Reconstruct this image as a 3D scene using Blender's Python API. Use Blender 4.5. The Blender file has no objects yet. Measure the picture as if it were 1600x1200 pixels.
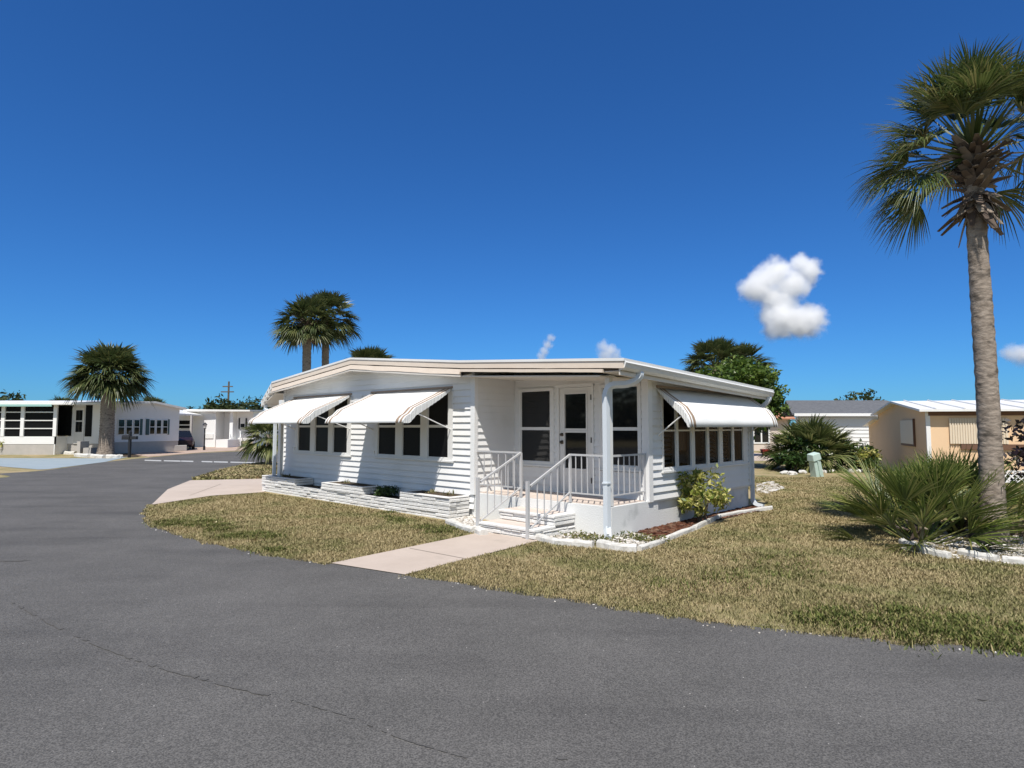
import bpy, bmesh, math, random
import numpy as np
from mathutils import Vector, Matrix, Euler
R = math.radians
S = bpy.context.scene
COL = S.collection
rng = random.Random(7)
nrg = np.random.default_rng(11)

# ------------------------------------------------------------ camera, sky, sun, exposure
CH, F, HZ = 1.774, 975.0, 666.4
TH = math.atan((HZ - 600) / F)
cam = bpy.data.cameras.new('camera'); co = bpy.data.objects.new('camera', cam); COL.objects.link(co)
co.location = (0, 0, CH); co.rotation_euler = (math.pi / 2 + TH, 0, 0)
cam.sensor_width = 36; cam.lens = F / 1600 * 36; cam.clip_end = 6000; cam.clip_start = 0.1
S.camera = co
SUN = Vector((0.19, 1.14, -1.93)).normalized()          # the way the light travels
el = math.asin(-SUN.z); az = math.atan2(-SUN.x, -SUN.y)
W = bpy.data.worlds.new('World'); S.world = W; W.use_nodes = True
wn = W.node_tree.nodes; wl = W.node_tree.links
sky = wn.new('ShaderNodeTexSky'); sky.sky_type = 'NISHITA'; sky.sun_disc = False
sky.sun_elevation = el; sky.sun_rotation = az
sky.altitude = 0; sky.air_density = 1.0; sky.dust_density = 0.2; sky.ozone_density = 3.5
geo = wn.new('ShaderNodeTexCoord'); sp3 = wn.new('ShaderNodeSeparateXYZ'); wl.new(geo.outputs['Generated'], sp3.inputs[0])
mrg = wn.new('ShaderNodeMapRange'); mrg.interpolation_type = 'SMOOTHSTEP'      # deep blue away from the sun, whiter round it
mrg.inputs[1].default_value = -0.35; mrg.inputs[2].default_value = 0.30; wl.new(sp3.outputs[1], mrg.inputs[0])
tin = wn.new('ShaderNodeMix'); tin.data_type = 'RGBA'; wl.new(mrg.outputs[0], tin.inputs[0])
tin.inputs[6].default_value = (1.0, 0.97, 0.92, 1); tin.inputs[7].default_value = (0.21, 0.557, 1.0, 1)
mul = wn.new('ShaderNodeMix'); mul.data_type = 'RGBA'; mul.blend_type = 'MULTIPLY'; mul.inputs[0].default_value = 1
wl.new(sky.outputs[0], mul.inputs[6]); wl.new(tin.outputs[2], mul.inputs[7]); wl.new(mul.outputs[2], wn['Background'].inputs[0]); wn['Background'].inputs[1].default_value = 0.085
sl = bpy.data.lights.new('sun', 'SUN'); so = bpy.data.objects.new('sun', sl); COL.objects.link(so)
sl.energy = 4.0; sl.angle = R(0.5); sl.color = (1.0, 0.95, 0.88)
so.rotation_euler = SUN.to_track_quat('-Z', 'Y').to_euler(); so.location = (-10, -30, 50)
S.view_settings.view_transform = 'Standard'; S.view_settings.look = 'None'
S.view_settings.exposure = 0.45; S.view_settings.gamma = 1.0
S.cycles.max_bounces = 16; S.cycles.diffuse_bounces = 4; S.cycles.glossy_bounces = 4; S.cycles.transmission_bounces = 8; S.cycles.volume_bounces = 16; S.cycles.transparent_max_bounces = 16

# ------------------------------------------------------------ measuring helpers
def ray(px, py):
    x = (px - 800) / F; y = (600 - py) / F
    return Vector((x, math.cos(TH) - y * math.sin(TH), math.sin(TH) + y * math.cos(TH)))
def gp(px, py, z=0.0):
    d = ray(px, py); t = (z - CH) / d.z
    return Vector((d.x * t, d.y * t, z))
def at(px, py, Y):
    d = ray(px, py); t = Y / d.y
    return Vector((d.x * t, Y, CH + d.z * t))
PSI = R(43.517); X0, Y0 = 1.593, 10.086
UA = Vector((-math.cos(PSI), math.sin(PSI), 0)); VA = Vector((math.sin(PSI), math.cos(PSI), 0))
HO = Vector((X0, Y0, 0))
def H(u, v, z): return HO + UA * u + VA * v + Vector((0, 0, z))
def fp(px, py, v=0.0):                                   # a spot on a plane parallel to the house front
    d = ray(px, py); t = (HO.dot(VA) + v) / d.dot(VA); p = d * t
    return (p - HO).dot(UA), CH + p.z
def rp(px, py, u=0.0):                                   # a spot on a plane parallel to the house side
    d = ray(px, py); t = (HO.dot(UA) + u) / d.dot(UA); p = d * t
    return (p - HO).dot(VA), CH + p.z
def fu(px, v=0.0): return fp(px, HZ, v)[0]
def rv(px, u=0.0): return rp(px, HZ, u)[0]

# ------------------------------------------------------------ materials
def mat(name, col, rough=0.6, spec=0.3, metal=0.0, noise=None, col2=None, bump=0.0, bscale=40, isl=None, coat=0, stain=None):
    m = bpy.data.materials.new(name); m.use_nodes = True
    nt = m.node_tree; n = nt.nodes; l = nt.links; b = n['Principled BSDF']
    b.inputs['Roughness'].default_value = rough; b.inputs['Metallic'].default_value = metal
    b.inputs['Specular IOR Level'].default_value = spec; b.inputs['Coat Weight'].default_value = coat
    c4 = tuple(col) + (1,); b.inputs['Base Color'].default_value = c4
    out = None
    tc = n.new('ShaderNodeTexCoord')
    if noise:
        t = n.new('ShaderNodeTexNoise'); t.inputs['Scale'].default_value = noise; t.inputs['Detail'].default_value = 6
        t.inputs['Roughness'].default_value = 0.65
        l.new(tc.outputs['Object'], t.inputs['Vector'])
        r = n.new('ShaderNodeValToRGB'); r.color_ramp.elements[0].position = 0.32; r.color_ramp.elements[1].position = 0.68
        r.color_ramp.elements[0].color = c4; r.color_ramp.elements[1].color = tuple(col2 or col) + (1,)
        l.new(t.outputs['Fac'], r.inputs['Fac']); out = r.outputs['Color']
    if isl:
        g = n.new('ShaderNodeNewGeometry'); r2 = n.new('ShaderNodeValToRGB')
        k = len(isl); r2.color_ramp.interpolation = 'LINEAR'
        while len(r2.color_ramp.elements) < k: r2.color_ramp.elements.new(0.5)
        for i, c in enumerate(isl):
            r2.color_ramp.elements[i].position = i / (k - 1); r2.color_ramp.elements[i].color = tuple(c) + (1,)
        l.new(g.outputs['Random Per Island'], r2.inputs['Fac'])
        if out:
            mx = n.new('ShaderNodeMix'); mx.data_type = 'RGBA'; mx.inputs[0].default_value = 0.5
            l.new(out, mx.inputs[6]); l.new(r2.outputs['Color'], mx.inputs[7]); out = mx.outputs[2]
        else: out = r2.outputs['Color']
    if stain:
        sc, sp, sc_col = stain
        t3 = n.new('ShaderNodeTexNoise'); t3.inputs['Scale'].default_value = sc; t3.inputs['Detail'].default_value = 8
        l.new(tc.outputs['Object'], t3.inputs['Vector'])
        r3 = n.new('ShaderNodeValToRGB'); r3.color_ramp.elements[0].position = sp; r3.color_ramp.elements[1].position = sp + 0.16
        r3.color_ramp.elements[0].color = (0, 0, 0, 1); r3.color_ramp.elements[1].color = (1, 1, 1, 1)
        l.new(t3.outputs['Fac'], r3.inputs['Fac'])
        mx = n.new('ShaderNodeMix'); mx.data_type = 'RGBA'
        l.new(r3.outputs['Color'], mx.inputs[0])
        if out: l.new(out, mx.inputs[6])
        else: mx.inputs[6].default_value = c4
        mx.inputs[7].default_value = tuple(sc_col) + (1,); out = mx.outputs[2]
    if out: l.new(out, b.inputs['Base Color'])
    if bump:
        t2 = n.new('ShaderNodeTexNoise'); t2.inputs['Scale'].default_value = bscale; t2.inputs['Detail'].default_value = 5
        l.new(tc.outputs['Object'], t2.inputs['Vector'])
        bp = n.new('ShaderNodeBump'); bp.inputs['Strength'].default_value = bump; bp.inputs['Distance'].default_value = 0.02
        l.new(t2.outputs['Fac'], bp.inputs['Height']); l.new(bp.outputs['Normal'], b.inputs['Normal'])
    return m
def leafmat(name, cols, rough=0.45, trans=0.25, spec=0.35):
    m = mat(name, cols[0], rough, spec, isl=cols)
    nt = m.node_tree; n = nt.nodes; l = nt.links; b = n['Principled BSDF']; o = n['Material Output']
    tr = n.new('ShaderNodeBsdfTranslucent'); mx = n.new('ShaderNodeMixShader'); mx.inputs[0].default_value = trans
    src = b.inputs['Base Color'].links[0].from_socket
    l.new(src, tr.inputs[0]); l.new(b.outputs[0], mx.inputs[1]); l.new(tr.outputs[0], mx.inputs[2]); l.new(mx.outputs[0], o.inputs[0])
    return m
M = {}
M['siding'] = mat('white_siding', (0.80, 0.80, 0.79), 0.45, 0.3, noise=1.3, col2=(0.76, 0.76, 0.745), bump=0.03, bscale=8, stain=(1.3, 0.60, (0.70, 0.70, 0.675)))
M['white'] = mat('white_paint', (0.80, 0.80, 0.79), 0.4, 0.35)
M['roofwhite'] = mat('white_roof_metal', (0.82, 0.82, 0.80), 0.4, 0.3, noise=2, col2=(0.76, 0.75, 0.72))
M['beige'] = mat('beige_fascia', (0.76, 0.655, 0.545), 0.5, 0.3, noise=3, col2=(0.71, 0.60, 0.49))
M['soffit'] = mat('soffit_cream', (0.74, 0.69, 0.62), 0.6, 0.2, noise=2, col2=(0.69, 0.64, 0.57))
M['gap'] = mat('gap_shade', (0.10, 0.075, 0.06), 0.8, 0.1)  # dark colour standing in for the shade between the fascia bands
M['gutter'] = mat('white_gutter', (0.76, 0.76, 0.74), 0.35, 0.4)
M['spout'] = mat('pale_blue_downspout', (0.66, 0.71, 0.75), 0.35, 0.4)
M['awn'] = mat('awning_white', (0.82, 0.83, 0.82), 0.4, 0.35, noise=2.5, col2=(0.76, 0.77, 0.76), stain=(4, 0.62, (0.70, 0.70, 0.68)))
M['stripe'] = mat('awning_tan_stripe', (0.30, 0.22, 0.155), 0.4, 0.35)
M['frame'] = mat('window_frame_white', (0.74, 0.74, 0.72), 0.4, 0.4)
M['glass'] = mat('dark_glass', (0.010, 0.011, 0.012), 0.04, 0.5)
M['screen'] = mat('dark_screen', (0.007, 0.0075, 0.008), 0.3, 0.10, noise=25, col2=(0.012, 0.0125, 0.013))
M['door'] = mat('door_white', (0.72, 0.71, 0.68), 0.45, 0.35)
M['brass'] = mat('dark_metal', (0.10, 0.085, 0.07), 0.3, 0.5, metal=0.8)
M['stucco'] = mat('white_stucco', (0.76, 0.765, 0.75), 0.75, 0.15, noise=1.1, col2=(0.70, 0.71, 0.70), bump=0.35, bscale=45, stain=(2.2, 0.60, (0.50, 0.515, 0.50)))
M['tile'] = mat('porch_tile', (0.66, 0.57, 0.50), 0.6, 0.2, noise=5, col2=(0.58, 0.49, 0.43))
M['stone'] = mat('white_painted_stone', (0.78, 0.775, 0.755), 0.6, 0.2, noise=14, col2=(0.70, 0.69, 0.665), bump=0.5, bscale=30)
M['mortar'] = mat('grey_mortar', (0.30, 0.29, 0.28), 0.8, 0.1)
M['rail'] = mat('grey_white_rail', (0.50, 0.50, 0.50), 0.4, 0.4)
M['soil'] = mat('dark_soil', (0.05, 0.04, 0.03), 0.9, 0.05, noise=20, col2=(0.10, 0.075, 0.05))
M['edging'] = mat('white_edging', (0.70, 0.69, 0.65), 0.75, 0.1, noise=9, col2=(0.52, 0.50, 0.46), bump=0.4, bscale=25)
M['black'] = mat('black_metal', (0.02, 0.02, 0.022), 0.4, 0.4)
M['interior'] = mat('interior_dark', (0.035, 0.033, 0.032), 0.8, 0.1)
M['curtain'] = mat('peach_curtain', (0.48, 0.30, 0.20), 0.8, 0.1)
M['bark'] = mat('palm_bark', (0.19, 0.155, 0.125), 0.9, 0.08, noise=5, col2=(0.38, 0.32, 0.265), bump=1.0, bscale=6, stain=(3.2, 0.55, (0.10, 0.085, 0.07)))
_n = M['bark'].node_tree.nodes; _mp = _n.new('ShaderNodeMapping'); _mp.inputs['Scale'].default_value = (1.6, 1.6, 3.0)
_tc = [x for x in _n if x.type == 'TEX_COORD'][0]
for x in [x for x in _n if x.type == 'TEX_NOISE']: M['bark'].node_tree.links.new(_mp.outputs[0], x.inputs['Vector'])
M['bark'].node_tree.links.new(_tc.outputs['Object'], _mp.inputs[0])
M['boot'] = mat('dry_leaf_base', (0.16, 0.10, 0.065), 0.8, 0.1, isl=[(0.08, 0.06, 0.05), (0.15, 0.115, 0.09), (0.28, 0.23, 0.18)])
M['wood'] = mat('weathered_wood', (0.16, 0.13, 0.10), 0.8, 0.1, noise=4, col2=(0.10, 0.085, 0.07))
M['frond'] = leafmat('palm_leaf', [(0.045, 0.072, 0.018), (0.08, 0.115, 0.03), (0.13, 0.16, 0.048), (0.26, 0.24, 0.095)], 0.36, 0.25, 0.45)
M['frond_far'] = leafmat('far_palm_leaf', [(0.05, 0.075, 0.024), (0.085, 0.11, 0.038), (0.15, 0.155, 0.055)], 0.4, 0.22, 0.4)
M['palmetto'] = leafmat('palmetto_leaf', [(0.055, 0.09, 0.018), (0.11, 0.155, 0.032), (0.17, 0.21, 0.048), (0.33, 0.31, 0.11)], 0.38, 0.30, 0.35)
M['frond_lit'] = leafmat('sunlit_palm_leaf', [(0.075, 0.105, 0.03), (0.14, 0.17, 0.055), (0.27, 0.27, 0.11)], 0.4, 0.3, 0.4)
M['yellowfrond'] = leafmat('yellowing_palm_leaf', [(0.10, 0.12, 0.03), (0.17, 0.16, 0.05), (0.26, 0.21, 0.085)], 0.4, 0.25, 0.4)
M['leaf'] = leafmat('tree_leaf', [(0.045, 0.085, 0.014), (0.09, 0.15, 0.025), (0.17, 0.23, 0.045)], 0.4, 0.3)
M['farleaf'] = leafmat('far_tree_leaf', [(0.022, 0.038, 0.014), (0.04, 0.06, 0.022), (0.065, 0.085, 0.032)], 0.55, 0.2, 0.2)
M['bushleaf'] = leafmat('bush_leaf', [(0.018, 0.04, 0.011), (0.035, 0.07, 0.017), (0.065, 0.115, 0.028)], 0.4, 0.2)
M['varleaf'] = leafmat('variegated_leaf', [(0.10, 0.16, 0.03), (0.28, 0.31, 0.06), (0.50, 0.47, 0.14), (0.62, 0.57, 0.24)], 0.4, 0.3)
M['purpleleaf'] = leafmat('dark_purple_leaf', [(0.010, 0.008, 0.012), (0.025, 0.014, 0.022), (0.03, 0.03, 0.025)], 0.4, 0.12)
M['driedleaf'] = leafmat('dry_sprig', [(0.20, 0.16, 0.08), (0.30, 0.26, 0.13), (0.12, 0.15, 0.05)], 0.6, 0.2)

def lawn_material(name, isl=False):
    m = bpy.data.materials.new(name); m.use_nodes = True; nt = m.node_tree; n = nt.nodes; l = nt.links; b = n['Principled BSDF']
    b.inputs['Roughness'].default_value = 0.8; b.inputs['Specular IOR Level'].default_value = 0.12
    tc = n.new('ShaderNodeTexCoord')
    def noise(sc, det=6):
        t = n.new('ShaderNodeTexNoise'); t.inputs['Scale'].default_value = sc; t.inputs['Detail'].default_value = det
        t.inputs['Roughness'].default_value = 0.7
        l.new(tc.outputs['Object'], t.inputs['Vector']); return t.outputs['Fac']
    def ramp(src, a, bb, c0, c1):
        r = n.new('ShaderNodeValToRGB'); r.color_ramp.elements[0].position = a; r.color_ramp.elements[1].position = bb
        r.color_ramp.elements[0].color = c0 + (1,); r.color_ramp.elements[1].color = c1 + (1,); l.new(src, r.inputs['Fac']); return r.outputs['Color']
    A = ramp(noise(0.7, 9), 0.46, 0.60, (0.40, 0.315, 0.18), (0.145, 0.16, 0.052))
    B = ramp(noise(30, 3), 0.35, 0.7, (0.15, 0.135, 0.06), (0.44, 0.35, 0.215))
    mx = n.new('ShaderNodeMix'); mx.data_type = 'RGBA'; mx.inputs[0].default_value = 0.30
    l.new(A, mx.inputs[6]); l.new(B, mx.inputs[7]); out = mx.outputs[2]
    if isl:
        g = n.new('ShaderNodeNewGeometry')
        r2 = n.new('ShaderNodeValToRGB'); r2.color_ramp.elements[0].color = (0.095, 0.105, 0.034, 1); r2.color_ramp.elements[1].color = (0.58, 0.47, 0.29, 1)
        e = r2.color_ramp.elements.new(0.55); e.color = (0.26, 0.23, 0.102, 1)
        l.new(g.outputs['Random Per Island'], r2.inputs['Fac'])
        mx2 = n.new('ShaderNodeMix'); mx2.data_type = 'RGBA'; mx2.inputs[0].default_value = 0.42
        l.new(out, mx2.inputs[6]); l.new(r2.outputs['Color'], mx2.inputs[7]); out = mx2.outputs[2]
    else:
        C = ramp(noise(2.2, 8), 0.62, 0.70, (0, 0, 0), (1, 1, 1))
        mx3 = n.new('ShaderNodeMix'); mx3.data_type = 'RGBA'
        l.new(C, mx3.inputs[0]); l.new(out, mx3.inputs[6]); mx3.inputs[7].default_value = (0.42, 0.37, 0.29, 1); out = mx3.outputs[2]
    l.new(out, b.inputs['Base Color'])
    if not isl:
        bp = n.new('ShaderNodeBump'); bp.inputs['Strength'].default_value = 0.8; bp.inputs['Distance'].default_value = 0.03
        l.new(noise(28, 6), bp.inputs['Height']); l.new(bp.outputs['Normal'], b.inputs['Normal'])
    return m
M['lawn'] = lawn_material('lawn_ground'); M['blades'] = lawn_material('grass_blades', True)

def asphalt():
    m = bpy.data.materials.new('asphalt'); m.use_nodes = True; nt = m.node_tree; n = nt.nodes; l = nt.links; b = n['Principled BSDF']
    b.inputs['Roughness'].default_value = 0.78; b.inputs['Specular IOR Level'].default_value = 0.25
    tc = n.new('ShaderNodeTexCoord')
    def noise(sc, det, rough=0.6):
        t = n.new('ShaderNodeTexNoise'); t.inputs['Scale'].default_value = sc; t.inputs['Detail'].default_value = det
        t.inputs['Roughness'].default_value = rough
        l.new(tc.outputs['Object'], t.inputs['Vector']); return t.outputs['Fac']
    r = n.new('ShaderNodeValToRGB'); r.color_ramp.elements[0].position = 0.3; r.color_ramp.elements[1].position = 0.72
    r.color_ramp.elements[0].color = (0.093, 0.090, 0.085, 1); r.color_ramp.elements[1].color = (0.136, 0.131, 0.124, 1)
    l.new(noise(0.55, 7, 0.7), r.inputs['Fac'])
    v = n.new('ShaderNodeTexNoise'); v.inputs['Scale'].default_value = 105; v.inputs['Detail'].default_value = 2
    l.new(tc.outputs['Object'], v.inputs['Vector'])
    r2 = n.new('ShaderNodeValToRGB'); r2.color_ramp.elements[0].position = 0.36; r2.color_ramp.elements[1].position = 0.66
    r2.color_ramp.elements[0].color = (0.50, 0.50, 0.50, 1); r2.color_ramp.elements[1].color = (1.50, 1.49, 1.47, 1)
    l.new(v.outputs['Fac'], r2.inputs['Fac'])
    mx = n.new('ShaderNodeMix'); mx.data_type = 'RGBA'; mx.blend_type = 'MULTIPLY'; mx.inputs[0].default_value = 0.8
    l.new(r.outputs['Color'], mx.inputs[6]); l.new(r2.outputs['Color'], mx.inputs[7])
    # pale chips of stone
    vo = n.new('ShaderNodeTexVoronoi'); vo.inputs['Scale'].default_value = 22
    l.new(tc.outputs['Object'], vo.inputs['Vector'])
    lt = n.new('ShaderNodeMath'); lt.operation = 'LESS_THAN'; lt.inputs[1].default_value = 0.11
    l.new(vo.outputs['Distance'], lt.inputs[0])
    gt = n.new('ShaderNodeMath'); gt.operation = 'GREATER_THAN'; gt.inputs[1].default_value = 0.965
    sep = n.new('ShaderNodeSeparateColor'); l.new(vo.outputs['Color'], sep.inputs[0]); l.new(sep.outputs[0], gt.inputs[0])
    mu = n.new('ShaderNodeMath'); mu.operation = 'MULTIPLY'; l.new(lt.outputs[0], mu.inputs[0]); l.new(gt.outputs[0], mu.inputs[1])
    mx2 = n.new('ShaderNodeMix'); mx2.data_type = 'RGBA'; l.new(mu.outputs[0], mx2.inputs[0]); l.new(mx.outputs[2], mx2.inputs[6])
    mx2.inputs[7].default_value = (0.42, 0.40, 0.37, 1)
    # worn streaks and patches
    r4 = n.new('ShaderNodeValToRGB'); r4.color_ramp.elements[0].position = 0.50; r4.color_ramp.elements[1].position = 0.72
    r4.color_ramp.elements[0].color = (1, 1, 1, 1); r4.color_ramp.elements[1].color = (0.76, 0.76, 0.765, 1)
    mp = n.new('ShaderNodeMapping'); mp.inputs['Scale'].default_value = (0.25, 1.3, 1); mp.inputs['Rotation'].default_value = (0, 0, 0.25)
    l.new(tc.outputs['Object'], mp.inputs[0])
    t5 = n.new('ShaderNodeTexNoise'); t5.inputs['Scale'].default_value = 1.1; t5.inputs['Detail'].default_value = 7
    l.new(mp.outputs[0], t5.inputs['Vector']); l.new(t5.outputs['Fac'], r4.inputs['Fac'])
    mx5 = n.new('ShaderNodeMix'); mx5.data_type = 'RGBA'; mx5.blend_type = 'MULTIPLY'; mx5.inputs[0].default_value = 1
    l.new(mx2.outputs[2], mx5.inputs[6]); l.new(r4.outputs['Color'], mx5.inputs[7])
    l.new(mx5.outputs[2], b.inputs['Base Color'])
    bp = n.new('ShaderNodeBump'); bp.inputs['Strength'].default_value = 0.55; bp.inputs['Distance'].default_value = 0.012
    l.new(v.outputs['Fac'], bp.inputs['Height']); l.new(bp.outputs['Normal'], b.inputs['Normal'])
    return m
M['asphalt'] = asphalt()
M['tar'] = mat('dark_tar', (0.088, 0.085, 0.081), 0.85, 0.15, noise=14, col2=(0.122, 0.118, 0.112), bump=0.5, bscale=60)
M['walk'] = mat('pinkish_concrete', (0.52, 0.44, 0.375), 0.8, 0.12, noise=1.2, col2=(0.46, 0.385, 0.325), bump=0.15, bscale=60, stain=(1.6, 0.62, (0.40, 0.34, 0.285)))
M['bluedrive'] = mat('pale_blue_concrete', (0.27, 0.33, 0.36), 0.7, 0.15, noise=1.0, col2=(0.32, 0.37, 0.40))
M['orangedrive'] = mat('orange_paving', (0.40, 0.27, 0.20), 0.8, 0.1, noise=1.0, col2=(0.48, 0.40, 0.34))
M['sand'] = mat('pale_sand', (0.52, 0.46, 0.38), 0.9, 0.05, noise=3, col2=(0.38, 0.33, 0.26), bump=0.4, bscale=25)
M['mulch'] = mat('red_mulch', (0.13, 0.045, 0.025), 0.9, 0.05, isl=[(0.06, 0.028, 0.02), (0.13, 0.05, 0.03), (0.20, 0.13, 0.09)])
M['gravel'] = mat('white_gravel', (0.6, 0.57, 0.52), 0.8, 0.1, isl=[(0.35, 0.31, 0.26), (0.6, 0.56, 0.50), (0.75, 0.73, 0.70)])
M['lane'] = mat('white_lane_paint', (0.46, 0.46, 0.44), 0.6, 0.2, noise=3, col2=(0.42, 0.42, 0.41))

# ------------------------------------------------------------ mesh helpers
class MB:
    def __init__(s): s.v = []; s.f = []; s.m = []
    def face(s, pts, m=0):
        i = len(s.v); s.v += [tuple(p) for p in pts]; s.f.append(tuple(range(i, i + len(pts)))); s.m.append(m)
    def hexa(s, p, m=0):                                    # 8 corners: 4 bottom, 4 top
        i = len(s.v); s.v += [tuple(q) for q in p]
        for f in ((3, 2, 1, 0), (4, 5, 6, 7), (0, 1, 5, 4), (1, 2, 6, 5), (2, 3, 7, 6), (3, 0, 4, 7)):
            s.f.append(tuple(i + k for k in f)); s.m.append(m)
    def box(s, a, b, m=0, X=None):
        x0, x1 = sorted((a[0], b[0])); y0, y1 = sorted((a[1], b[1])); z0, z1 = sorted((a[2], b[2]))
        p = [(x0, y0, z0), (x1, y0, z0), (x1, y1, z0), (x0, y1, z0), (x0, y0, z1), (x1, y0, z1), (x1, y1, z1), (x0, y1, z1)]
        if X: p = [X(*q) for q in p]
        s.hexa(p, m)
    def rot_box(s, c, size, eul, m=0):
        E_ = Euler(eul).to_matrix(); c = Vector(c); hx, hy, hz = size[0] / 2, size[1] / 2, size[2] / 2
        s.hexa([c + E_ @ Vector(q) for q in ((-hx, -hy, -hz), (hx, -hy, -hz), (hx, hy, -hz), (-hx, hy, -hz), (-hx, -hy, hz), (hx, -hy, hz), (hx, hy, hz), (-hx, hy, hz))], m)
    def tube(s, pts, r, n=8, m=0, cap=True, sq=False):
        pts = [Vector(p) for p in pts]; rs = r if isinstance(r, (list, tuple)) else [r] * len(pts)
        if sq: n = 4
        rings = []; up = None
        for k, p in enumerate(pts):
            t = (pts[min(k + 1, len(pts) - 1)] - pts[max(k - 1, 0)]).normalized()
            if up is None or abs(t.dot(up)) > 0.99:
                up = Vector((0, 0, 1)) if abs(t.z) < 0.9 else Vector((0, 1, 0))
            a = t.cross(up).normalized(); b = a.cross(t).normalized(); up = b
            base = len(s.v)
            for j in range(n):
                an = 2 * math.pi * (j + (0.5 if sq else 0)) / n; q = p + (a * math.cos(an) + b * math.sin(an)) * rs[k] * (1.414 if sq else 1)
                s.v.append(tuple(q))
            rings.append(base)
        for k in range(len(rings) - 1):
            for j in range(n):
                j2 = (j + 1) % n
                s.f.append((rings[k] + j, rings[k] + j2, rings[k + 1] + j2, rings[k + 1] + j)); s.m.append(m)
        if cap:
            s.f.append(tuple(rings[0] + j for j in reversed(range(n)))); s.m.append(m)
            s.f.append(tuple(rings[-1] + j for j in range(n))); s.m.append(m)
    def extr(s, prof, X0_, X1_, m=0):                       # closed profile placed by two point functions
        n = len(prof); i = len(s.v)
        s.v += [tuple(X0_(p)) for p in prof] + [tuple(X1_(p)) for p in prof]
        for j in range(n):
            j2 = (j + 1) % n; s.f.append((i + j, i + j2, i + n + j2, i + n + j)); s.m.append(m)
        s.f.append(tuple(i + j for j in reversed(range(n)))); s.m.append(m); s.f.append(tuple(i + n + j for j in range(n))); s.m.append(m)
    def build(s, name, mats, parent=None, smooth=False, recalc=True, clips=None, bevel=0):
        me = bpy.data.meshes.new(name); me.from_pydata(s.v, [], s.f)
        for mm in (mats if isinstance(mats, (list, tuple)) else [mats]): me.materials.append(mm)
        me.polygons.foreach_set('material_index', s.m)
        if recalc or clips:
            bm = bmesh.new(); bm.from_mesh(me)
            for cp_, no in (clips or []):
                bmesh.ops.bisect_plane(bm, geom=bm.verts[:] + bm.edges[:] + bm.faces[:], plane_co=cp_, plane_no=no, clear_outer=True)
            if recalc: bmesh.ops.recalc_face_normals(bm, faces=bm.faces[:])
            bm.to_mesh(me); bm.free()
        if smooth: me.polygons.foreach_set('use_smooth', [True] * len(me.polygons))
        o = bpy.data.objects.new(name, me); COL.objects.link(o)
        if bevel:
            b = o.modifiers.new('bevel', 'BEVEL'); b.width = bevel; b.segments = 2; b.limit_method = 'ANGLE'
        if parent: o.parent = parent
        return o
def tag(o, label=None, cat=None, group=None, kind=None):
    if label: o['label'] = label
    if cat: o['category'] = cat
    if group: o['group'] = group
    if kind: o['kind'] = kind
    return o
def empty(name, loc=(0, 0, 0), rz=0, label=None, cat=None, group=None):
    o = bpy.data.objects.new(name, None); COL.objects.link(o); o.location = loc; o.rotation_euler = (0, 0, rz); o.empty_display_size = 0.2
    return tag(o, label, cat, group)
def dup(root, loc, rz=0, label=None, sc=1.0):
    r = root.copy(); COL.objects.link(r); r.location = loc; r.rotation_euler = (0, 0, rz); r.scale = (sc, sc, sc)
    if label: r['label'] = label
    for ch in list(root.children):
        c = ch.copy(); COL.objects.link(c); c.parent = r
        for g in list(ch.children):
            d = g.copy(); COL.objects.link(d); d.parent = c
    return r
def sheet(name, pts, z, m, kind='structure'):
    mb = MB(); mb.face([(p[0], p[1], z) for p in pts]); o = mb.build(name, m, recalc=False)
    me = o.data
    if me.polygons[0].normal.z < 0: me.flip_normals()
    return tag(o, kind=kind)
def npmesh(name, V, Fq, m, parent=None, smooth=False):      # V (N,3), Fq (K,3|4)
    me = bpy.data.meshes.new(name); k = Fq.shape[1]
    me.vertices.add(len(V)); me.vertices.foreach_set('co', V.astype(np.float32).ravel())
    me.loops.add(Fq.size); me.loops.foreach_set('vertex_index', Fq.astype(np.int32).ravel())
    me.polygons.add(len(Fq)); me.polygons.foreach_set('loop_start', np.arange(0, Fq.size, k, dtype=np.int32))
    me.polygons.foreach_set('loop_total', np.full(len(Fq), k, dtype=np.int32))
    me.update(calc_edges=True); me.validate(); me.materials.append(m)
    o = bpy.data.objects.new(name, me); COL.objects.link(o)
    if parent: o.parent = parent
    return o
def inpoly(P, poly):
    x, y = P[:, 0], P[:, 1]; c = np.zeros(len(P), bool); n = len(poly)
    for i in range(n):
        x1, y1 = poly[i][0], poly[i][1]; x2, y2 = poly[(i + 1) % n][0], poly[(i + 1) % n][1]
        k = ((y1 > y) != (y2 > y)) & (x < (x2 - x1) * (y - y1) / (y2 - y1 + 1e-12) + x1); c ^= k
    return c
def smooth_path(P, n=6):                                    # Catmull-Rom
    P = [Vector(p) for p in P]; out = []
    for i in range(len(P) - 1):
        a, b, c, d = P[max(i - 1, 0)], P[i], P[i + 1], P[min(i + 2, len(P) - 1)]
        for k in range(n):
            t = k / n
            out.append(0.5 * ((2 * b) + (c - a) * t + (2 * a - 5 * b + 4 * c - d) * t * t + (3 * b - a - 3 * c + d) * t ** 3))
    out.append(P[-1]); return out

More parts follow.
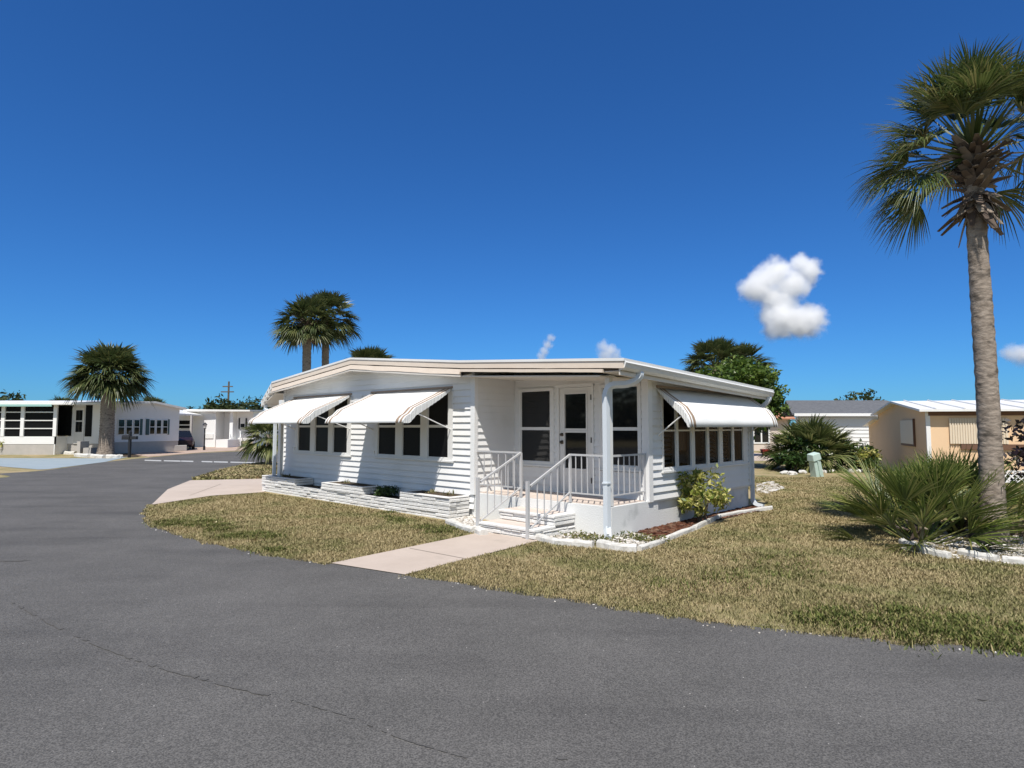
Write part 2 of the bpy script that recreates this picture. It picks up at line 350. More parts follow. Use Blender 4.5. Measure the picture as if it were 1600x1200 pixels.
# ------------------------------------------------------------ ground, road, paving
sheet('ground', [(-400, -60), (400, -60), (400, 900), (-400, 900)], 0.0, M['lawn'])
g = lambda *pp: [gp(x, y) for x, y in pp]
edge_r = smooth_path(g((632, 899), (700, 908), (800, 922), (900, 938), (1000, 955), (1100, 970), (1200, 982), (1400, 1002), (1600, 1018)) + [Vector((9.5, 3.0, 0)), Vector((30, -3.5, 0))])
edge_l = smooth_path(g((237, 789), (229, 803), (240, 818), (270, 832), (330, 849), (400, 863), (460, 873), (517, 881)))
edge_far = smooth_path(g((430, 722), (385, 726), (340, 736), (303, 749)))
edge_left = smooth_path([Vector((-40, 12, 0))] + g((-120, 752), (0, 740), (70, 735), (165, 722), (232, 715), (330, 707), (470, 702)))
road = [Vector((-40, -12, 0))] + edge_left + g((560, 703), (560, 722)) + edge_far + g((262, 766)) + edge_l + edge_r + [Vector((30, -12, 0))]
sheet('road', road, 0.004, M['asphalt'])
drive = g((297, 751), (420, 748), (424, 762), (412, 769.4), (330, 775)) + g((237, 789), (262, 765))
sheet('driveway', drive, 0.010, M['walk'])
sheet('front_walk', g((517, 881), (632, 899), (842, 846), (834, 838), (757, 829), (745, 834)), 0.012, M['walk'])
sheet('blue_driveway', g((-140, 737), (-140, 716), (0, 716), (170, 716.5), (200, 714), (165, 722), (75, 733.5), (60, 734), (0, 729)), 0.012, M['bluedrive'])
sheet('orange_driveway', g((190, 707), (235, 706), (330, 697), (420, 698), (400, 703), (330, 706), (232, 714)), 0.012, M['orangedrive'])
M['joint'] = mat('walk_joint', (0.22, 0.185, 0.15), 0.9, 0.05)
for (a, b) in (((640, 858), (735, 876)), ((296, 775), (345, 757))):
    A_, B_ = gp(*a), gp(*b); t_ = (B_ - A_).normalized(); n_ = Vector((-t_.y, t_.x, 0)) * 0.006
    mbj = MB(); mbj.face([(q.x, q.y, 0.016) for q in (A_ - n_, B_ - n_, B_ + n_, A_ + n_)]); tag(mbj.build('walk_joint', M['joint'], recalc=False), kind='structure')
mk = MB()
for a, b in ((226, 252), (256, 282), (283, 302), (315, 332), (334, 356), (360, 402)):
    mk.face([gp(a, 718.3 + (a - 226) * 0.022, 0.009), gp(b, 718.3 + (b - 226) * 0.022, 0.009), gp(b, 720.2 + (b - 226) * 0.022, 0.009), gp(a, 720.0 + (a - 226) * 0.022, 0.009)])
tag(mk.build('road_marking', M['lane']), kind='structure')
def strip(name, path, w, z, m, jit=0.5):
    P = smooth_path(path, 14); mb = MB(); L, Rr = [], []
    for i, p in enumerate(P):
        t = (P[min(i + 1, len(P) - 1)] - P[max(i - 1, 0)]).normalized(); nn = Vector((-t.y, t.x, 0))
        a = w * (0.35 + jit * rng.random()); b = w * (0.35 + jit * rng.random()); q = p + nn * rng.uniform(-0.4, 0.4) * w
        L.append(q + nn * a); Rr.append(q - nn * b)
    for i in range(len(P) - 1):
        if rng.random() < 0.3: continue
        mb.face([(L[i].x, L[i].y, z), (Rr[i].x, Rr[i].y, z), (Rr[i + 1].x, Rr[i + 1].y, z), (L[i + 1].x, L[i + 1].y, z)])
    o = mb.build(name, m, recalc=False); return tag(o, kind='structure')
strip('road_seam', g((20, 942), (60, 965), (130, 1000), (220, 1035), (330, 1066), (420, 1088)), 0.018, 0.0085, M['tar'], 0.9)
strip('road_crack', g((450, 1094), (540, 1120), (640, 1160), (730, 1186)), 0.008, 0.0085, M['tar'], 0.9)
for i, (x, y, r) in enumerate(((1536, 1094, 0.040), (877, 1187, 0.030), (20, 877, 0.16))):
    mb = MB(); c = gp(x, y); n = 16
    mb.face([(c.x + math.cos(k / n * 6.283) * r * rng.uniform(0.6, 1.2) * (1.0 if r < .1 else 1.6), c.y + math.sin(k / n * 6.283) * r * (0.6 if r < .1 else 0.3) * rng.uniform(0.6, 1.2), 0.0085) for k in range(n)])
    tag(mb.build('road_stain', M['tar'], recalc=False), kind='structure')

# ------------------------------------------------------------ main house
P = lambda u, v, z: (-u, v, z)
D, LL, U1, UL, ZS, ZB = 1.13, 5.374, 3.20, 11.10, 0.495, 0.47
BACK = 11.5
OV, OE = -0.35, -0.50
house = empty('mobile_home', HO, -PSI, 'white corner mobile home with striped window awnings and a recessed porch', 'house')
ZF = [(11.2, 3.03), (7.16, 3.41), (3.27, 3.06)]
z_fr = 2.82; v_br, z_br = rp(1209, 609, OE); z_bl = 3.06
def lan(u, v):                                              # height of the side roof's top
    a = (u - OE) / (3.27 - OE); b = (v - OV) / (v_br - OV)
    return (z_fr * (1 - a) + 3.06 * a) * (1 - b) + (z_br * (1 - a) + z_bl * a) * b
def siding(mb, f, s0, s1, z0, z1, holes=(), course=0.13, depth=0.030):
    k = 0
    while z0 + k * course < z1 - 1e-4:
        zb = z0 + k * course; zt = min(zb + course, z1)
        cuts = sorted({zb, zt, *[h[2] for h in holes if zb < h[2] < zt], *[h[3] for h in holes if zb < h[3] < zt]})
        for a, b in zip(cuts, cuts[1:]):
            mid = (a + b) / 2; iv = [(s0, s1)]
            for hs0, hs1, hz0, hz1 in holes:
                if hz0 < mid < hz1:
                    nv = []
                    for p, q in iv:
                        if hs1 <= p or hs0 >= q: nv.append((p, q)); continue
                        if hs0 > p: nv.append((p, hs0))
                        if hs1 < q: nv.append((hs1, q))
                    iv = nv
            na = depth * (1 - (a - zb) / course); nb = depth * (1 - (b - zb) / course) if b < zt - 1e-6 else 0.001
            for p, q in iv:
                mb.face([f(p, na, a), f(q, na, a), f(q, nb, b), f(p, nb, b)])
                if a == zb: mb.face([f(p, 0, a), f(q, 0, a), f(q, na, a), f(p, na, a)])
        k += 1
f_front = lambda s, n, z: P(s, -n, z)
f_side = lambda s, n, z: P(-n, s, z)
f_rec = lambda s, n, z: P(s, D - n, z)
f_porch = lambda s, n, z: P(U1 - n, s, z)
def xf(f):                                                  # box in (along, out, up) of a wall
    return lambda s, n, z: f(s, n, z)

ztop_w = 2.50
w1 = (fu(464), fu(550)); w2 = (fu(588.5), fu(709))
zs1 = fp(466, 704.5)[1]; zs2 = fp(650, 713.5)[1]; zbar1 = 1.779
# glazed units of the front: edges in pixels of each light
holesF = [(min(w1), max(w1), zs1 - 0.03, ztop_w), (min(w2), max(w2), zs2 - 0.03, ztop_w)]
mb = MB(); siding(mb, f_front, U1 + 0.0, UL, ZB - 0.3, 3.4, holesF)
def roofplane(u0, z0, u1, z1, drop):
    d = Vector((-(u1 - u0), 0, z1 - z0)); no = Vector((-d.z, 0, d.x))
    if no.z < 0: no = -no
    return Vector((-u0, 0, z0 - drop)), no
front = mb.build('front_wall', M['siding'], house, clips=[roofplane(*ZF[0], *ZF[1], 0.12), roofplane(*ZF[1], *ZF[2], 0.12)])
front['label'] = 'white lap siding wall of the front gable'
mb = MB(); siding(mb, f_porch, 0, D, ZS, 2.95); _p0 = Vector(P(0, 0, lan(0, D) - 0.14)); _p1 = Vector(P(3.25, 0, 2.90)); _pn = Vector((_p1.z - _p0.z, 0, -(_p1.x - _p0.x))); _pn = _pn if _pn.z > 0 else -_pn
mb.build('porch_side_wall', M['siding'], house, clips=[(_p0, _pn)])
# recessed wall
A = fp(811, 610, D), fp(867, 731, D); Bw = fp(937, 605, D), fp(1004, 737, D); Dr = fp(872, 603, D), fp(930, 770, D)
def hole(p): return (min(p[0][0], p[1][0]), max(p[0][0], p[1][0]), min(p[0][1], p[1][1]), max(p[0][1], p[1][1]))
hA, hB, hD = hole(A), hole(Bw), hole(Dr)
hA = (hA[0], hA[1], hA[2], hD[3] - 0.03); hD = (hD[0], hD[1], ZS + 0.02, hD[3]); hB = (hB[0], hB[1], hA[2], hA[3])
mb = MB(); siding(mb, f_rec, 0.0, U1, ZS, 2.95, [hA, hB, hD]); mb.build('porch_back_wall', M['siding'], house, clips=[(_p0, _pn)])
# side wall
hs = (rv(1032), rv(1165), 0.97, 2.32)
zsb = 0.49
mb = MB(); siding(mb, f_side, D, LL, zsb, 2.75, [hs]); 
_a = Vector((0, D, lan(0, D) - 0.12)); _b = Vector((0, LL, lan(0, LL) - 0.12)); _d = (_b - _a).normalized()
mb.build('side_wall', M['siding'], house, clips=[(_a, Vector((0, -_d.z, _d.y)))])
mb = MB()
siding(mb, lambda s, n, z: P(UL + n, s, z), 0, BACK, 0.17, 2.95)
siding(mb, lambda s, n, z: P(s, BACK + n, z), U1, UL, 0.17, 3.0)
siding(mb, lambda s, n, z: P(U1 - n, s, z), LL, BACK, 0.17, 2.95)
siding(mb, lambda s, n, z: P(s, LL + n, z), 0, U1, 0.49, lan(0, LL) - 0.12)
mb.build('rear_wall', M['siding'], house)
# corner boards
for p_, q_ in (((U1 - 0.03, -0.04, ZB - 0.02), (U1 + 0.09, 0.05, 2.86)), ((UL - 0.06, -0.036, 0.1), (UL + 0.03, 0.05, 2.85)),
               ((-0.036, D - 0.04, zsb - 0.02), (0.10, D + 0.09, lan(0, D) - 0.16)), ((-0.034, LL - 0.09, zsb), (0.06, LL + 0.05, lan(0, LL) - 0.14))):
    mb = MB(); mb.box(p_, q_, X=P); mb.build('corner_board', M['white'], house)
mb = MB(); mb.box((-0.012, D + 0.09, zsb - 0.035), (0.05, LL + 0.02, zsb - 0.002), X=P); mb.build('starter_strip', M['white'], house)

# foundation: porch slab and skirting
mb = MB()
mb.box((0.0, 0.0, -0.2), (U1 + 0.06, D + 0.3, ZS - 0.012), X=P)
mb.box((0.035, D + 0.3, -0.2), (U1 + 0.06, LL - 0.03, zsb - 0.036), X=P)
mb.box((U1 + 0.07, 0.03, -0.2), (UL - 0.03, BACK - 0.03, 0.165), X=P)
mb.build('foundation', M['stucco'], house)
mb = MB(); mb.box((0.06, 0.06, ZS - 0.011), (U1 - 0.03, D - 0.002, ZS), X=P); mb.build('porch_floor', M['tile'], house, bevel=0.006)

# roof
mb = MB()
def slab(mb, c, t, m=0):                                    # c: four (u,v,z) corners
    mb.hexa([P(u, v, z - t) for u, v, z in c] + [P(u, v, z) for u, v, z in c], m)
for (ua, za), (ub, zb_) in zip(ZF, ZF[1:]):
    slab(mb, [(ua, OV - 0.012, za), (ub, OV - 0.012, zb_), (ub, BACK + 0.3, zb_), (ua, BACK + 0.3, za)], 0.045)
slab(mb, [(3.27, OV - 0.012, 3.06), (OE, OV - 0.012, z_fr), (OE, v_br, z_br), (3.27, v_br, z_bl)], 0.045)
mb.build('roof', M['roofwhite'], house)
mb = MB(); slab(mb, [(3.25, OV + 0.05, 3.06 - 0.30), (0.0, OV + 0.05, z_fr - 0.235), (0.0, D + 0.2, lan(0, D) - 0.2), (3.25, D + 0.2, 3.06 - 0.30)], 0.02)
mb.build('porch_ceiling', M['soffit'], house)
# fascia bands follow the roof line, a little wavy
path = []
for (ua, za), (ub, zb_) in zip(ZF + [], ZF[1:] + [(OE, z_fr)]):
    for k in range(12): path.append((ua + (ub - ua) * k / 12, za + (zb_ - za) * k / 12))
path.append((OE, z_fr))
def band(name, m, zt, zb_, v0, v1, u_from, u_to, wav=0.0, tilt=0.0):
    mb = MB(); lo_, hi_ = min(u_from, u_to), max(u_from, u_to)
    def zat(u):
        for (ua, za), (ub, zb2) in zip(path, path[1:]):
            if ub <= u <= ua: return za + (zb2 - za) * (ua - u) / (ua - ub + 1e-9)
        return path[-1][1]
    pp = [(hi_, zat(hi_))] + [q for q in path if lo_ + 1e-3 < q[0] < hi_ - 1e-3] + [(lo_, zat(lo_))]
    offs = [rng.uniform(-wav, wav) for _ in pp]
    for (a, b, oa, ob) in zip(pp, pp[1:], offs, offs[1:]):
        mb.hexa([P(a[0], v0, a[1] + zb_ + oa), P(b[0], v0, b[1] + zb_ + ob), P(b[0], v1, b[1] + zb_ + ob), P(a[0], v1, a[1] + zb_ + oa),
                 P(a[0], v0 + tilt, a[1] + zt + oa * 0.4), P(b[0], v0 + tilt, b[1] + zt + ob * 0.4), P(b[0], v1, b[1] + zt + ob * 0.4), P(a[0], v1, a[1] + zt + oa * 0.4)])
    return mb.build(name, m, house)
band('fascia', M['beige'], -0.047, -0.155, OV + 0.002, OV + 0.03, 11.2, OE + 0.02, 0.004)
band('fascia_groove_shade', M['gap'], -0.10, -0.20, OV + 0.05, OV + 0.07, 11.2, OE + 0.10, 0.0)  # strip painted dark as the shadow the upper fascia casts in the groove
band('lower_fascia', M['beige'], -0.175, -0.28, OV - 0.01, OV + 0.045, 11.2, 3.27, 0.006, 0.02)
band('soffit_trim', M['soffit'], -0.285, -0.32, OV + 0.0, OV + 0.06, 11.2, 3.27, 0.004)
band('porch_fascia', M['beige'], -0.172, -0.225, OV - 0.01, OV + 0.045, 3.25, OE + 0.40, 0.004)
mb = MB()
for (a, b) in zip(ZF, ZF[1:]):
    slab(mb, [(a[0], OV + 0.03, a[1] - 0.30), (b[0], OV + 0.03, b[1] - 0.30), (b[0], -0.0, b[1] - 0.22), (a[0], 0.0, a[1] - 0.22)], 0.015)
mb.build('soffit', M['soffit'], house)
# steep pan along the left eave, with open rib ends
mb = MB(); ea, eb = (11.2, 3.03), (11.86, 2.49)
slab(mb, [(eb[0], OV, eb[1]), (ea[0], OV, ea[1]), (ea[0], BACK, ea[1]), (eb[0], BACK, eb[1])], 0.03)
for k in range(5):
    t = 0.1 + k * 0.2; uu = ea[0] + (eb[0] - ea[0]) * t; zz = ea[1] + (eb[1] - ea[1]) * t - 0.03
    mb.hexa([P(uu - 0.03, OV, zz - 0.12), P(uu + 0.04, OV, zz - 0.17), P(uu + 0.04, OV + 3, zz - 0.17), P(uu - 0.03, OV + 3, zz - 0.12),
             P(uu - 0.03, OV, zz + 0.02), P(uu + 0.04, OV, zz - 0.03), P(uu + 0.04, OV + 3, zz - 0.03), P(uu - 0.03, OV + 3, zz + 0.02)])
mb.build('eave_pan', M['roofwhite'], house)
mb = MB(); slab(mb, [(11.75, OV + 0.05, 2.42), (UL, OV + 0.05, 2.72), (UL, BACK, 2.72), (11.75, BACK, 2.42)], 0.02); mb.build('eave_soffit', M['soffit'], house)
# side eave: gutter and soffit
prof = [(0.0, 0.0), (-0.10, 0.0), (-0.115, -0.02), (-0.10, -0.045), (-0.085, -0.09), (-0.05, -0.125), (0.0, -0.13)]
mb = MB(); mb.extr(prof, lambda p: P(OE + 0.09 + p[0], OV + 0.02, z_fr - 0.047 + p[1]), lambda p: P(OE + 0.09 + p[0], v_br - 0.02, z_br - 0.047 + p[1]))
mb.build('gutter', M['gutter'], house)
mb = MB()
mb.hexa([P(OE + 0.10, OV + 0.05, z_fr - 0.19), P(0.0, OV + 0.05, z_fr - 0.19), P(0.0, v_br - 0.05, z_br - 0.17), P(OE + 0.10, v_br - 0.05, z_br - 0.17),
         P(OE + 0.10, OV + 0.05, z_fr - 0.175), P(0.0, OV + 0.05, z_fr - 0.175), P(0.0, v_br - 0.05, z_br - 0.155), P(OE + 0.10, v_br - 0.05, z_br - 0.155)])
mb.hexa([P(OE + 0.10, OV + 0.03, z_fr - 0.25), P(OE + 0.12, OV + 0.03, z_fr - 0.25), P(OE + 0.12, v_br - 0.03, z_br - 0.23), P(OE + 0.10, v_br - 0.03, z_br - 0.23),
         P(OE + 0.10, OV + 0.03, z_fr - 0.05), P(OE + 0.12, OV + 0.03, z_fr - 0.05), P(OE + 0.12, v_br - 0.03, z_br - 0.05), P(OE + 0.10, v_br - 0.03, z_br - 0.05)])
mb.build('side_soffit', M['soffit'], house)

# windows: frame with panes as its child
def window(name, f, lights, z0, z1, bars=(), fw=0.045, pane='screen', cols=None, sill=True, outer=None, pd=0.0, label=None):
    s0 = outer[0] if outer else min(min(a) for a in lights); s1 = outer[1] if outer else max(max(a) for a in lights)
    mb = MB(); X = xf(f); o1 = 0.035
    mb.box((s0, -0.06, z0 - fw), (s1, o1, z0), X=X); mb.box((s0, -0.06, z1), (s1, o1, z1 + fw), X=X)
    edges = [s0] + [q for L_ in sorted([tuple(sorted(a)) for a in lights]) for q in L_] + [s1]
    for a, b in zip(edges[0::2], edges[1::2]):
        if b - a > 0.004: mb.box((a, -0.06, z0), (b, o1 - 0.003, z1), X=X)
    for zb_, bw in bars:
        for a in lights:
            a = sorted(a); mb.box((a[0], -0.03, zb_ - bw / 2), (a[1], 0.020, zb_ + bw / 2), X=X)
    for a in lights:                                        # slim sash edge round each light
        a = sorted(a)
        for q, w_ in ((a[0], 0.014), (a[1], -0.014)): mb.box((q, -0.03, z0), (q + w_, 0.012, z1), X=X)
        mb.box((a[0] + .014, -0.03, z0), (a[1] - .014, 0.014, z0 + 0.02), X=X)
    if sill: mb.box((s0 - 0.03, 0.0, z0 - fw - 0.03), (s1 + 0.03, o1 + 0.03, z0 - fw + 0.002), X=X)
    w = mb.build(name, M['frame'], house)
    if label: w['label'] = label
    pb = MB()
    for a in lights:
        a = sorted(a); pb.face([f(a[0], pd, z0), f(a[1], pd, z0), f(a[1], pd, z1), f(a[0], pd, z1)])
    pb.build('pane', M[pane], w, recalc=False)
    return w
l1 = [(fu(467.5), fu(486.5)), (fu(494), fu(514.5)), (fu(522), fu(544))]
l2 = [(fu(592), fu(619.5)), (fu(630), fu(658.5)), (fu(669.5), fu(701.5))]
window('window', f_front, l1, zs1, ztop_w - 0.045, [(zbar1, 0.055)], outer=w1[::-1] if w1[0] > w1[1] else w1, label='triple window at the far left of the front')
window('window', f_front, l2, zs2, ztop_w - 0.045, [(zbar1, 0.055)], outer=w2[::-1] if w2[0] > w2[1] else w2, label='triple window of the front nearest the porch')
zmA = fp(840, 669.7, D)[1]
window('window', f_rec, [(hA[0] + 0.10, hA[1] - 0.07)], hA[2] + 0.10, hA[3] - 0.06, [(zmA, 0.06)], fw=0.06, pane='glass', outer=(hA[0], hA[1]), label='tall porch window left of the door')
window('window', f_rec, [(hB[0] + 0.07, hB[1] - 0.07)], hB[2] + 0.10, hB[3] - 0.06, [(zmA, 0.06)], fw=0.06, pane='glass', outer=(hB[0], hB[1]), label='tall porch window right of the door')
# the side windows look into the room
def room_glass():
    m = bpy.data.materials.new('room_glass'); m.use_nodes = True; nt = m.node_tree; n = nt.nodes; l = nt.links
    gl = n.new('ShaderNodeBsdfGlossy'); gl.inputs['Roughness'].default_value = 0.03; gl.inputs[0].default_value = (0.14, 0.145, 0.15, 1)
    tr = n.new('ShaderNodeBsdfTransparent'); tr.inputs[0].default_value = (0.55, 0.57, 0.57, 1)
    fr = n.new('ShaderNodeFresnel'); fr.inputs[0].default_value = 1.5; mx = n.new('ShaderNodeMixShader')
    l.new(fr.outputs[0], mx.inputs[0]); l.new(tr.outputs[0], mx.inputs[1]); l.new(gl.outputs[0], mx.inputs[2]); l.new(mx.outputs[0], n['Material Output'].inputs[0]); return m
M['roomglass'] = room_glass()
l3 = [(rv(1034.5), rv(1054)), (rv(1057.5), rv(1077.5)), (rv(1083), rv(1102)), (rv(1105.5), rv(1121)), (rv(1126.5), rv(1141.5)), (rv(1144.5), rv(1158.5))]
window('window', f_side, l3, 1.02, 2.27, [(1.70, 0.03)], pane='roomglass', outer=(hs[0], hs[1]), pd=0.004, label='six light side window under the wide awning')
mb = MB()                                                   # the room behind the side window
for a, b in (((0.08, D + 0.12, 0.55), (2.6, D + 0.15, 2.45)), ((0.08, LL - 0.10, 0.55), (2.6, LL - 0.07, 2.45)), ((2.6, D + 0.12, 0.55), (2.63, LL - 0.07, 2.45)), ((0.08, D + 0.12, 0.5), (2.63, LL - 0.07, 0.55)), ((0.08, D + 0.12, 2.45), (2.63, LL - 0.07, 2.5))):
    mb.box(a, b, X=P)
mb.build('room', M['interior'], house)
mb = MB(); n_ = 16; c0_, c1_ = l3[1][0] - 0.02, l3[1][1] + 0.16
for k in range(n_):
    a_, b_ = c0_ + (c1_ - c0_) * k / n_, c0_ + (c1_ - c0_) * (k + 1) / n_; w0, w1_ = 0.012 * (k % 2), 0.012 * ((k + 1) % 2)
    mb.face([P(0.09 + w0, a_, 1.32), P(0.09 + w1_, b_, 1.32), P(0.09 + w1_, b_, 2.4), P(0.09 + w0, a_, 2.4)])
mb.build('curtain', M['curtain'], house, recalc=False)
M['slat'] = mat('grey_blind_slat', (0.40, 0.40, 0.40), 0.5, 0.3)
for (q0, q1, dp, z0_, z1_) in ((l3[0][0] - 0.02, l3[0][1] + 0.1, 0.12, 1.08, 1.7), (l3[3][0] + 0.0, l3[3][1] + 0.1, 0.10, 1.10, 2.2), (l3[4][0], l3[4][1] + 0.12, 0.14, 1.05, 1.8)):
    mb = MB(); z = z0_
    while z < z1_:
        mb.hexa([P(dp, q0, z), P(dp, q1, z), P(dp + .05, q1, z + .03), P(dp + .05, q0, z + .03), P(dp, q0, z + .006), P(dp, q1, z + .006), P(dp + .05, q1, z + .036), P(dp + .05, q0, z + .036)]); z += 0.085
    mb.build('louvre_blind', M['slat'], house)

# door
dz0, dz1 = ZS + 0.02, hD[3]; ds0, ds1 = hD[0], hD[1]
mb = MB(); X = f_rec
mb.box((ds0, -0.05, dz0), (ds0 + 0.045, 0.04, dz1), X=X); mb.box((ds1 - 0.045, -0.05, dz0), (ds1, 0.04, dz1), X=X); mb.box((ds0, -0.05, dz1 - 0.045), (ds1, 0.042, dz1 + 0.02), X=X)
mb.build('door_frame', M['frame'], house)
a0, a1, b0, b1 = ds0 + 0.05, ds1 - 0.05, dz0 + 0.005, dz1 - 0.05
gw = (a0 + 0.13, a1 - 0.13); gz = [(b0 + 0.52, b0 + 1.17), (b0 + 1.25, b1 - 0.17)]
gz = [(fp(900, 732, D)[1], fp(900, 676, D)[1]), (fp(900, 669.5, D)[1], fp(900, 615.5, D)[1])]
mb = MB()
mb.box((a0, -0.03, b0), (gw[0], 0.015, b1), X=X); mb.box((gw[1], -0.03, b0), (a1, 0.015, b1), X=X)
for q0, q1 in ((b0, gz[0][0]), (gz[0][1], gz[1][0]), (gz[1][1], b1)): mb.box((gw[0], -0.03, q0), (gw[1], 0.015, q1), X=X)
for q0, q1 in gz:                                           # raised moulding
    mb.box((gw[0] - 0.03, 0.015, q0 - 0.03), (gw[0], 0.028, q1 + 0.03), X=X); mb.box((gw[1], 0.015, q0 - 0.03), (gw[1] + 0.03, 0.028, q1 + 0.03), X=X)
    mb.box((gw[0], 0.015, q0 - 0.03), (gw[1], 0.027, q0), X=X); mb.box((gw[0], 0.015, q1), (gw[1], 0.027, q1 + 0.03), X=X)
door = mb.build('door', M['door'], house)
mb = MB()
for q0, q1 in gz: mb.face([X(gw[0], -0.005, q0), X(gw[1], -0.005, q0), X(gw[1], -0.005, q1), X(gw[0], -0.005, q1)])
mb.build('pane', M['glass'], door, recalc=False)
for nm, zz, r in (('deadbolt', fp(877, 679, D)[1], 0.028), ('handle', fp(877, 690.7, D)[1], 0.032)):
    mb = MB(); s_ = a1 - 0.065; mb.tube([X(s_, 0.012, zz), X(s_, 0.03, zz)], r * 1.15, 14); mb.tube([X(s_, 0.03, zz), X(s_, 0.05, zz), X(s_, 0.065, zz), X(s_, 0.085, zz)], [r * 0.5, r * 0.6, r * 1.0, r * 0.6], 14); mb.build(nm, M['brass'], door, smooth=True)
mb = MB(); X = f_rec
for zz in (b0 + 0.25, b0 + 1.0, b1 - 0.2): mb = MB(); mb.box((a0 - 0.012, 0.012, zz - 0.05), (a0 + 0.012, 0.046, zz + 0.05), X=X); mb.build('hinge', M['brass'], door)

# awnings
def awning(f, s0, s1, ztop, q, zout, label, arms=True, lip=0.16, wave=0.044):
    prof = [(0.02, ztop), (q * 0.25, ztop + (zout + lip - ztop) * 0.25), (q * 0.5, ztop + (zout + lip - ztop) * 0.5), (q * 0.76, ztop + (zout + lip - ztop) * 0.76),
            (q * 0.86, zout + lip * 1.08), (q * 0.935, zout + lip * 0.78), (q * 0.98, zout + lip * 0.42), (q, zout)]
    W_ = s1 - s0; n = max(24, int(W_ / wave) * 4); mb = MB(); rows = []
    for i in range(n + 1):
        s = s0 + W_ * i / n; d = 0.007 * math.sin(2 * math.pi * (s - s0) / wave)
        rows.append([f(s, p + d * 0.6, z + d * 0.9) for p, z in prof])
    base = len(mb.v)
    for r_ in rows: mb.v += r_
    k = len(prof)
    for i in range(n):
        t = W_ * (i + 0.5) / n; e = min(t, W_ - t); mi = 1 if (0.05 < e < 0.115 or 0.17 < e < 0.235) else 0
        for j in range(k - 1):
            mb.f.append((base + i * k + j, base + (i + 1) * k + j, base + (i + 1) * k + j + 1, base + i * k + j + 1)); mb.m.append(mi)
    o = mb.build('awning', [M['awn'], M['stripe']], house, smooth=True, recalc=True)
    so_ = o.modifiers.new('solid', 'SOLIDIFY'); so_.thickness = 0.006
    o['label'] = label
    for s in (s0, s1):                                      # ribbed side valances
        mb = MB(); m_ = 26
        for i in range(m_):
            def pt(t):
                x = t * (k - 1); j = min(int(x), k - 2); fr_ = x - j
                return prof[j][0] + (prof[j + 1][0] - prof[j][0]) * fr_, prof[j][1] + (prof[j + 1][1] - prof[j][1]) * fr_
            qa = q * (0.06 + 0.93 * i / m_); qb = q * (0.06 + 0.93 * (i + 1) / m_)
            def zz(x):
                for (x0, z0), (x1, z1) in zip(prof, prof[1:]):
                    if x0 <= x <= x1: return z0 + (z1 - z0) * (x - x0) / (x1 - x0 + 1e-9)
                return prof[-1][1]
            dep = lambda x: min(0.16, max(0.02, 0.18 * (x / q) ** 0.6), max(0.004, zz(x) - zout + 0.004))
            off = 0.006 * (1 if i % 2 else -1)
            mb.face([f(s + off, qa, zz(qa) - dep(qa)), f(s + off, qb, zz(qb) - dep(qb)), f(s + off, qb, zz(qb)), f(s + off, qa, zz(qa))])
        vo = mb.build('valance', M['awn'], o, recalc=False); sv_ = vo.modifiers.new('solid', 'SOLIDIFY'); sv_.thickness = 0.006
    mb = MB(); mb.box((s0 - 0.02, 0, ztop + 0.0), (s1 + 0.02, 0.05, ztop + 0.045), X=f); mb.build('header_rail', M['stripe'], o)
    for s in (s0 + 0.03, s1 - 0.03):
        mb = MB(); mb.tube([f(s, q * 0.72, ztop + (zout - ztop) * 0.62 - 0.08), f(s, 0.05, zout - 0.12)], 0.012, 6); mb.tube([f(s, 0.05, zout - 0.12), f(s, 0.0, zout - 0.16)], 0.016, 6)
        mb.build('support_arm', M['white'], o)
    return o
aw2 = (fu(707), fu(575)); aw1 = (fu(549), fu(443.5))
q2 = 1.24
awning(f_front, fu(707), fu(707) + 2.86, 2.55, q2, 1.845, 'front awning nearest the porch, white with tan end stripes')
awning(f_front, fu(549), fu(549) + 2.86, 2.55, q2 + 0.06, 1.845, 'front awning at the far left, white with tan end stripes')
awning(f_side, 1.41, 5.36, 2.46, 0.645, 1.765, 'wide awning on the side wall, white with tan end stripes', lip=0.24)
mb = MB(); mb.box((fu(566), 0.0, 2.42), (fu(549) - 0.12, 0.03, 2.56), X=f_front)
mb.build('wall_vent', M['white'], house)

# posts and downspouts
mb = MB(); mb.box((0.02, 0.0, ZS), (0.11, 0.09, z_fr - 0.2), X=P); mb.box((-0.02, -0.04, z_fr - 0.235), (0.22, 0.12, z_fr - 0.215), X=P)
mb.build('porch_post', M['gutter'], house, bevel=0.006)
def spout(name, pts, w, label=None):
    mb = MB(); mb.tube(smooth_path(pts, 5), w, sq=True); o = mb.build(name, M['spout'], house, bevel=0.008)
    if label: o['label'] = label
    return o
zt = z_fr - 0.17; vn_ = rv(1001, OE + 0.06)
spout('downspout', [P(OE + 0.06, vn_, zt), P(OE + 0.06, vn_, zt - 0.07), P(OE + 0.12, vn_ - .05, zt - 0.15), P(-0.26, vn_ - .12, zt - 0.20), P(-0.10, -0.04, zt - 0.21), P(-0.02, -0.08, zt - 0.26), P(0.03, -0.085, zt - 0.38), P(0.03, -0.085, zt - 0.55), P(0.03, -0.085, 0.30), P(0.03, -0.085, 0.17), P(-0.02, -0.15, 0.09), P(-0.10, -0.26, 0.045)], 0.043, 'downspout with a bent neck beside the porch post')
mb = MB(); mb.box((-0.025, -0.14, 0.86), (0.085, -0.035, 0.885), X=P); mb.build('downspout_strap', M['spout'], house)
zt2 = z_br - 0.17
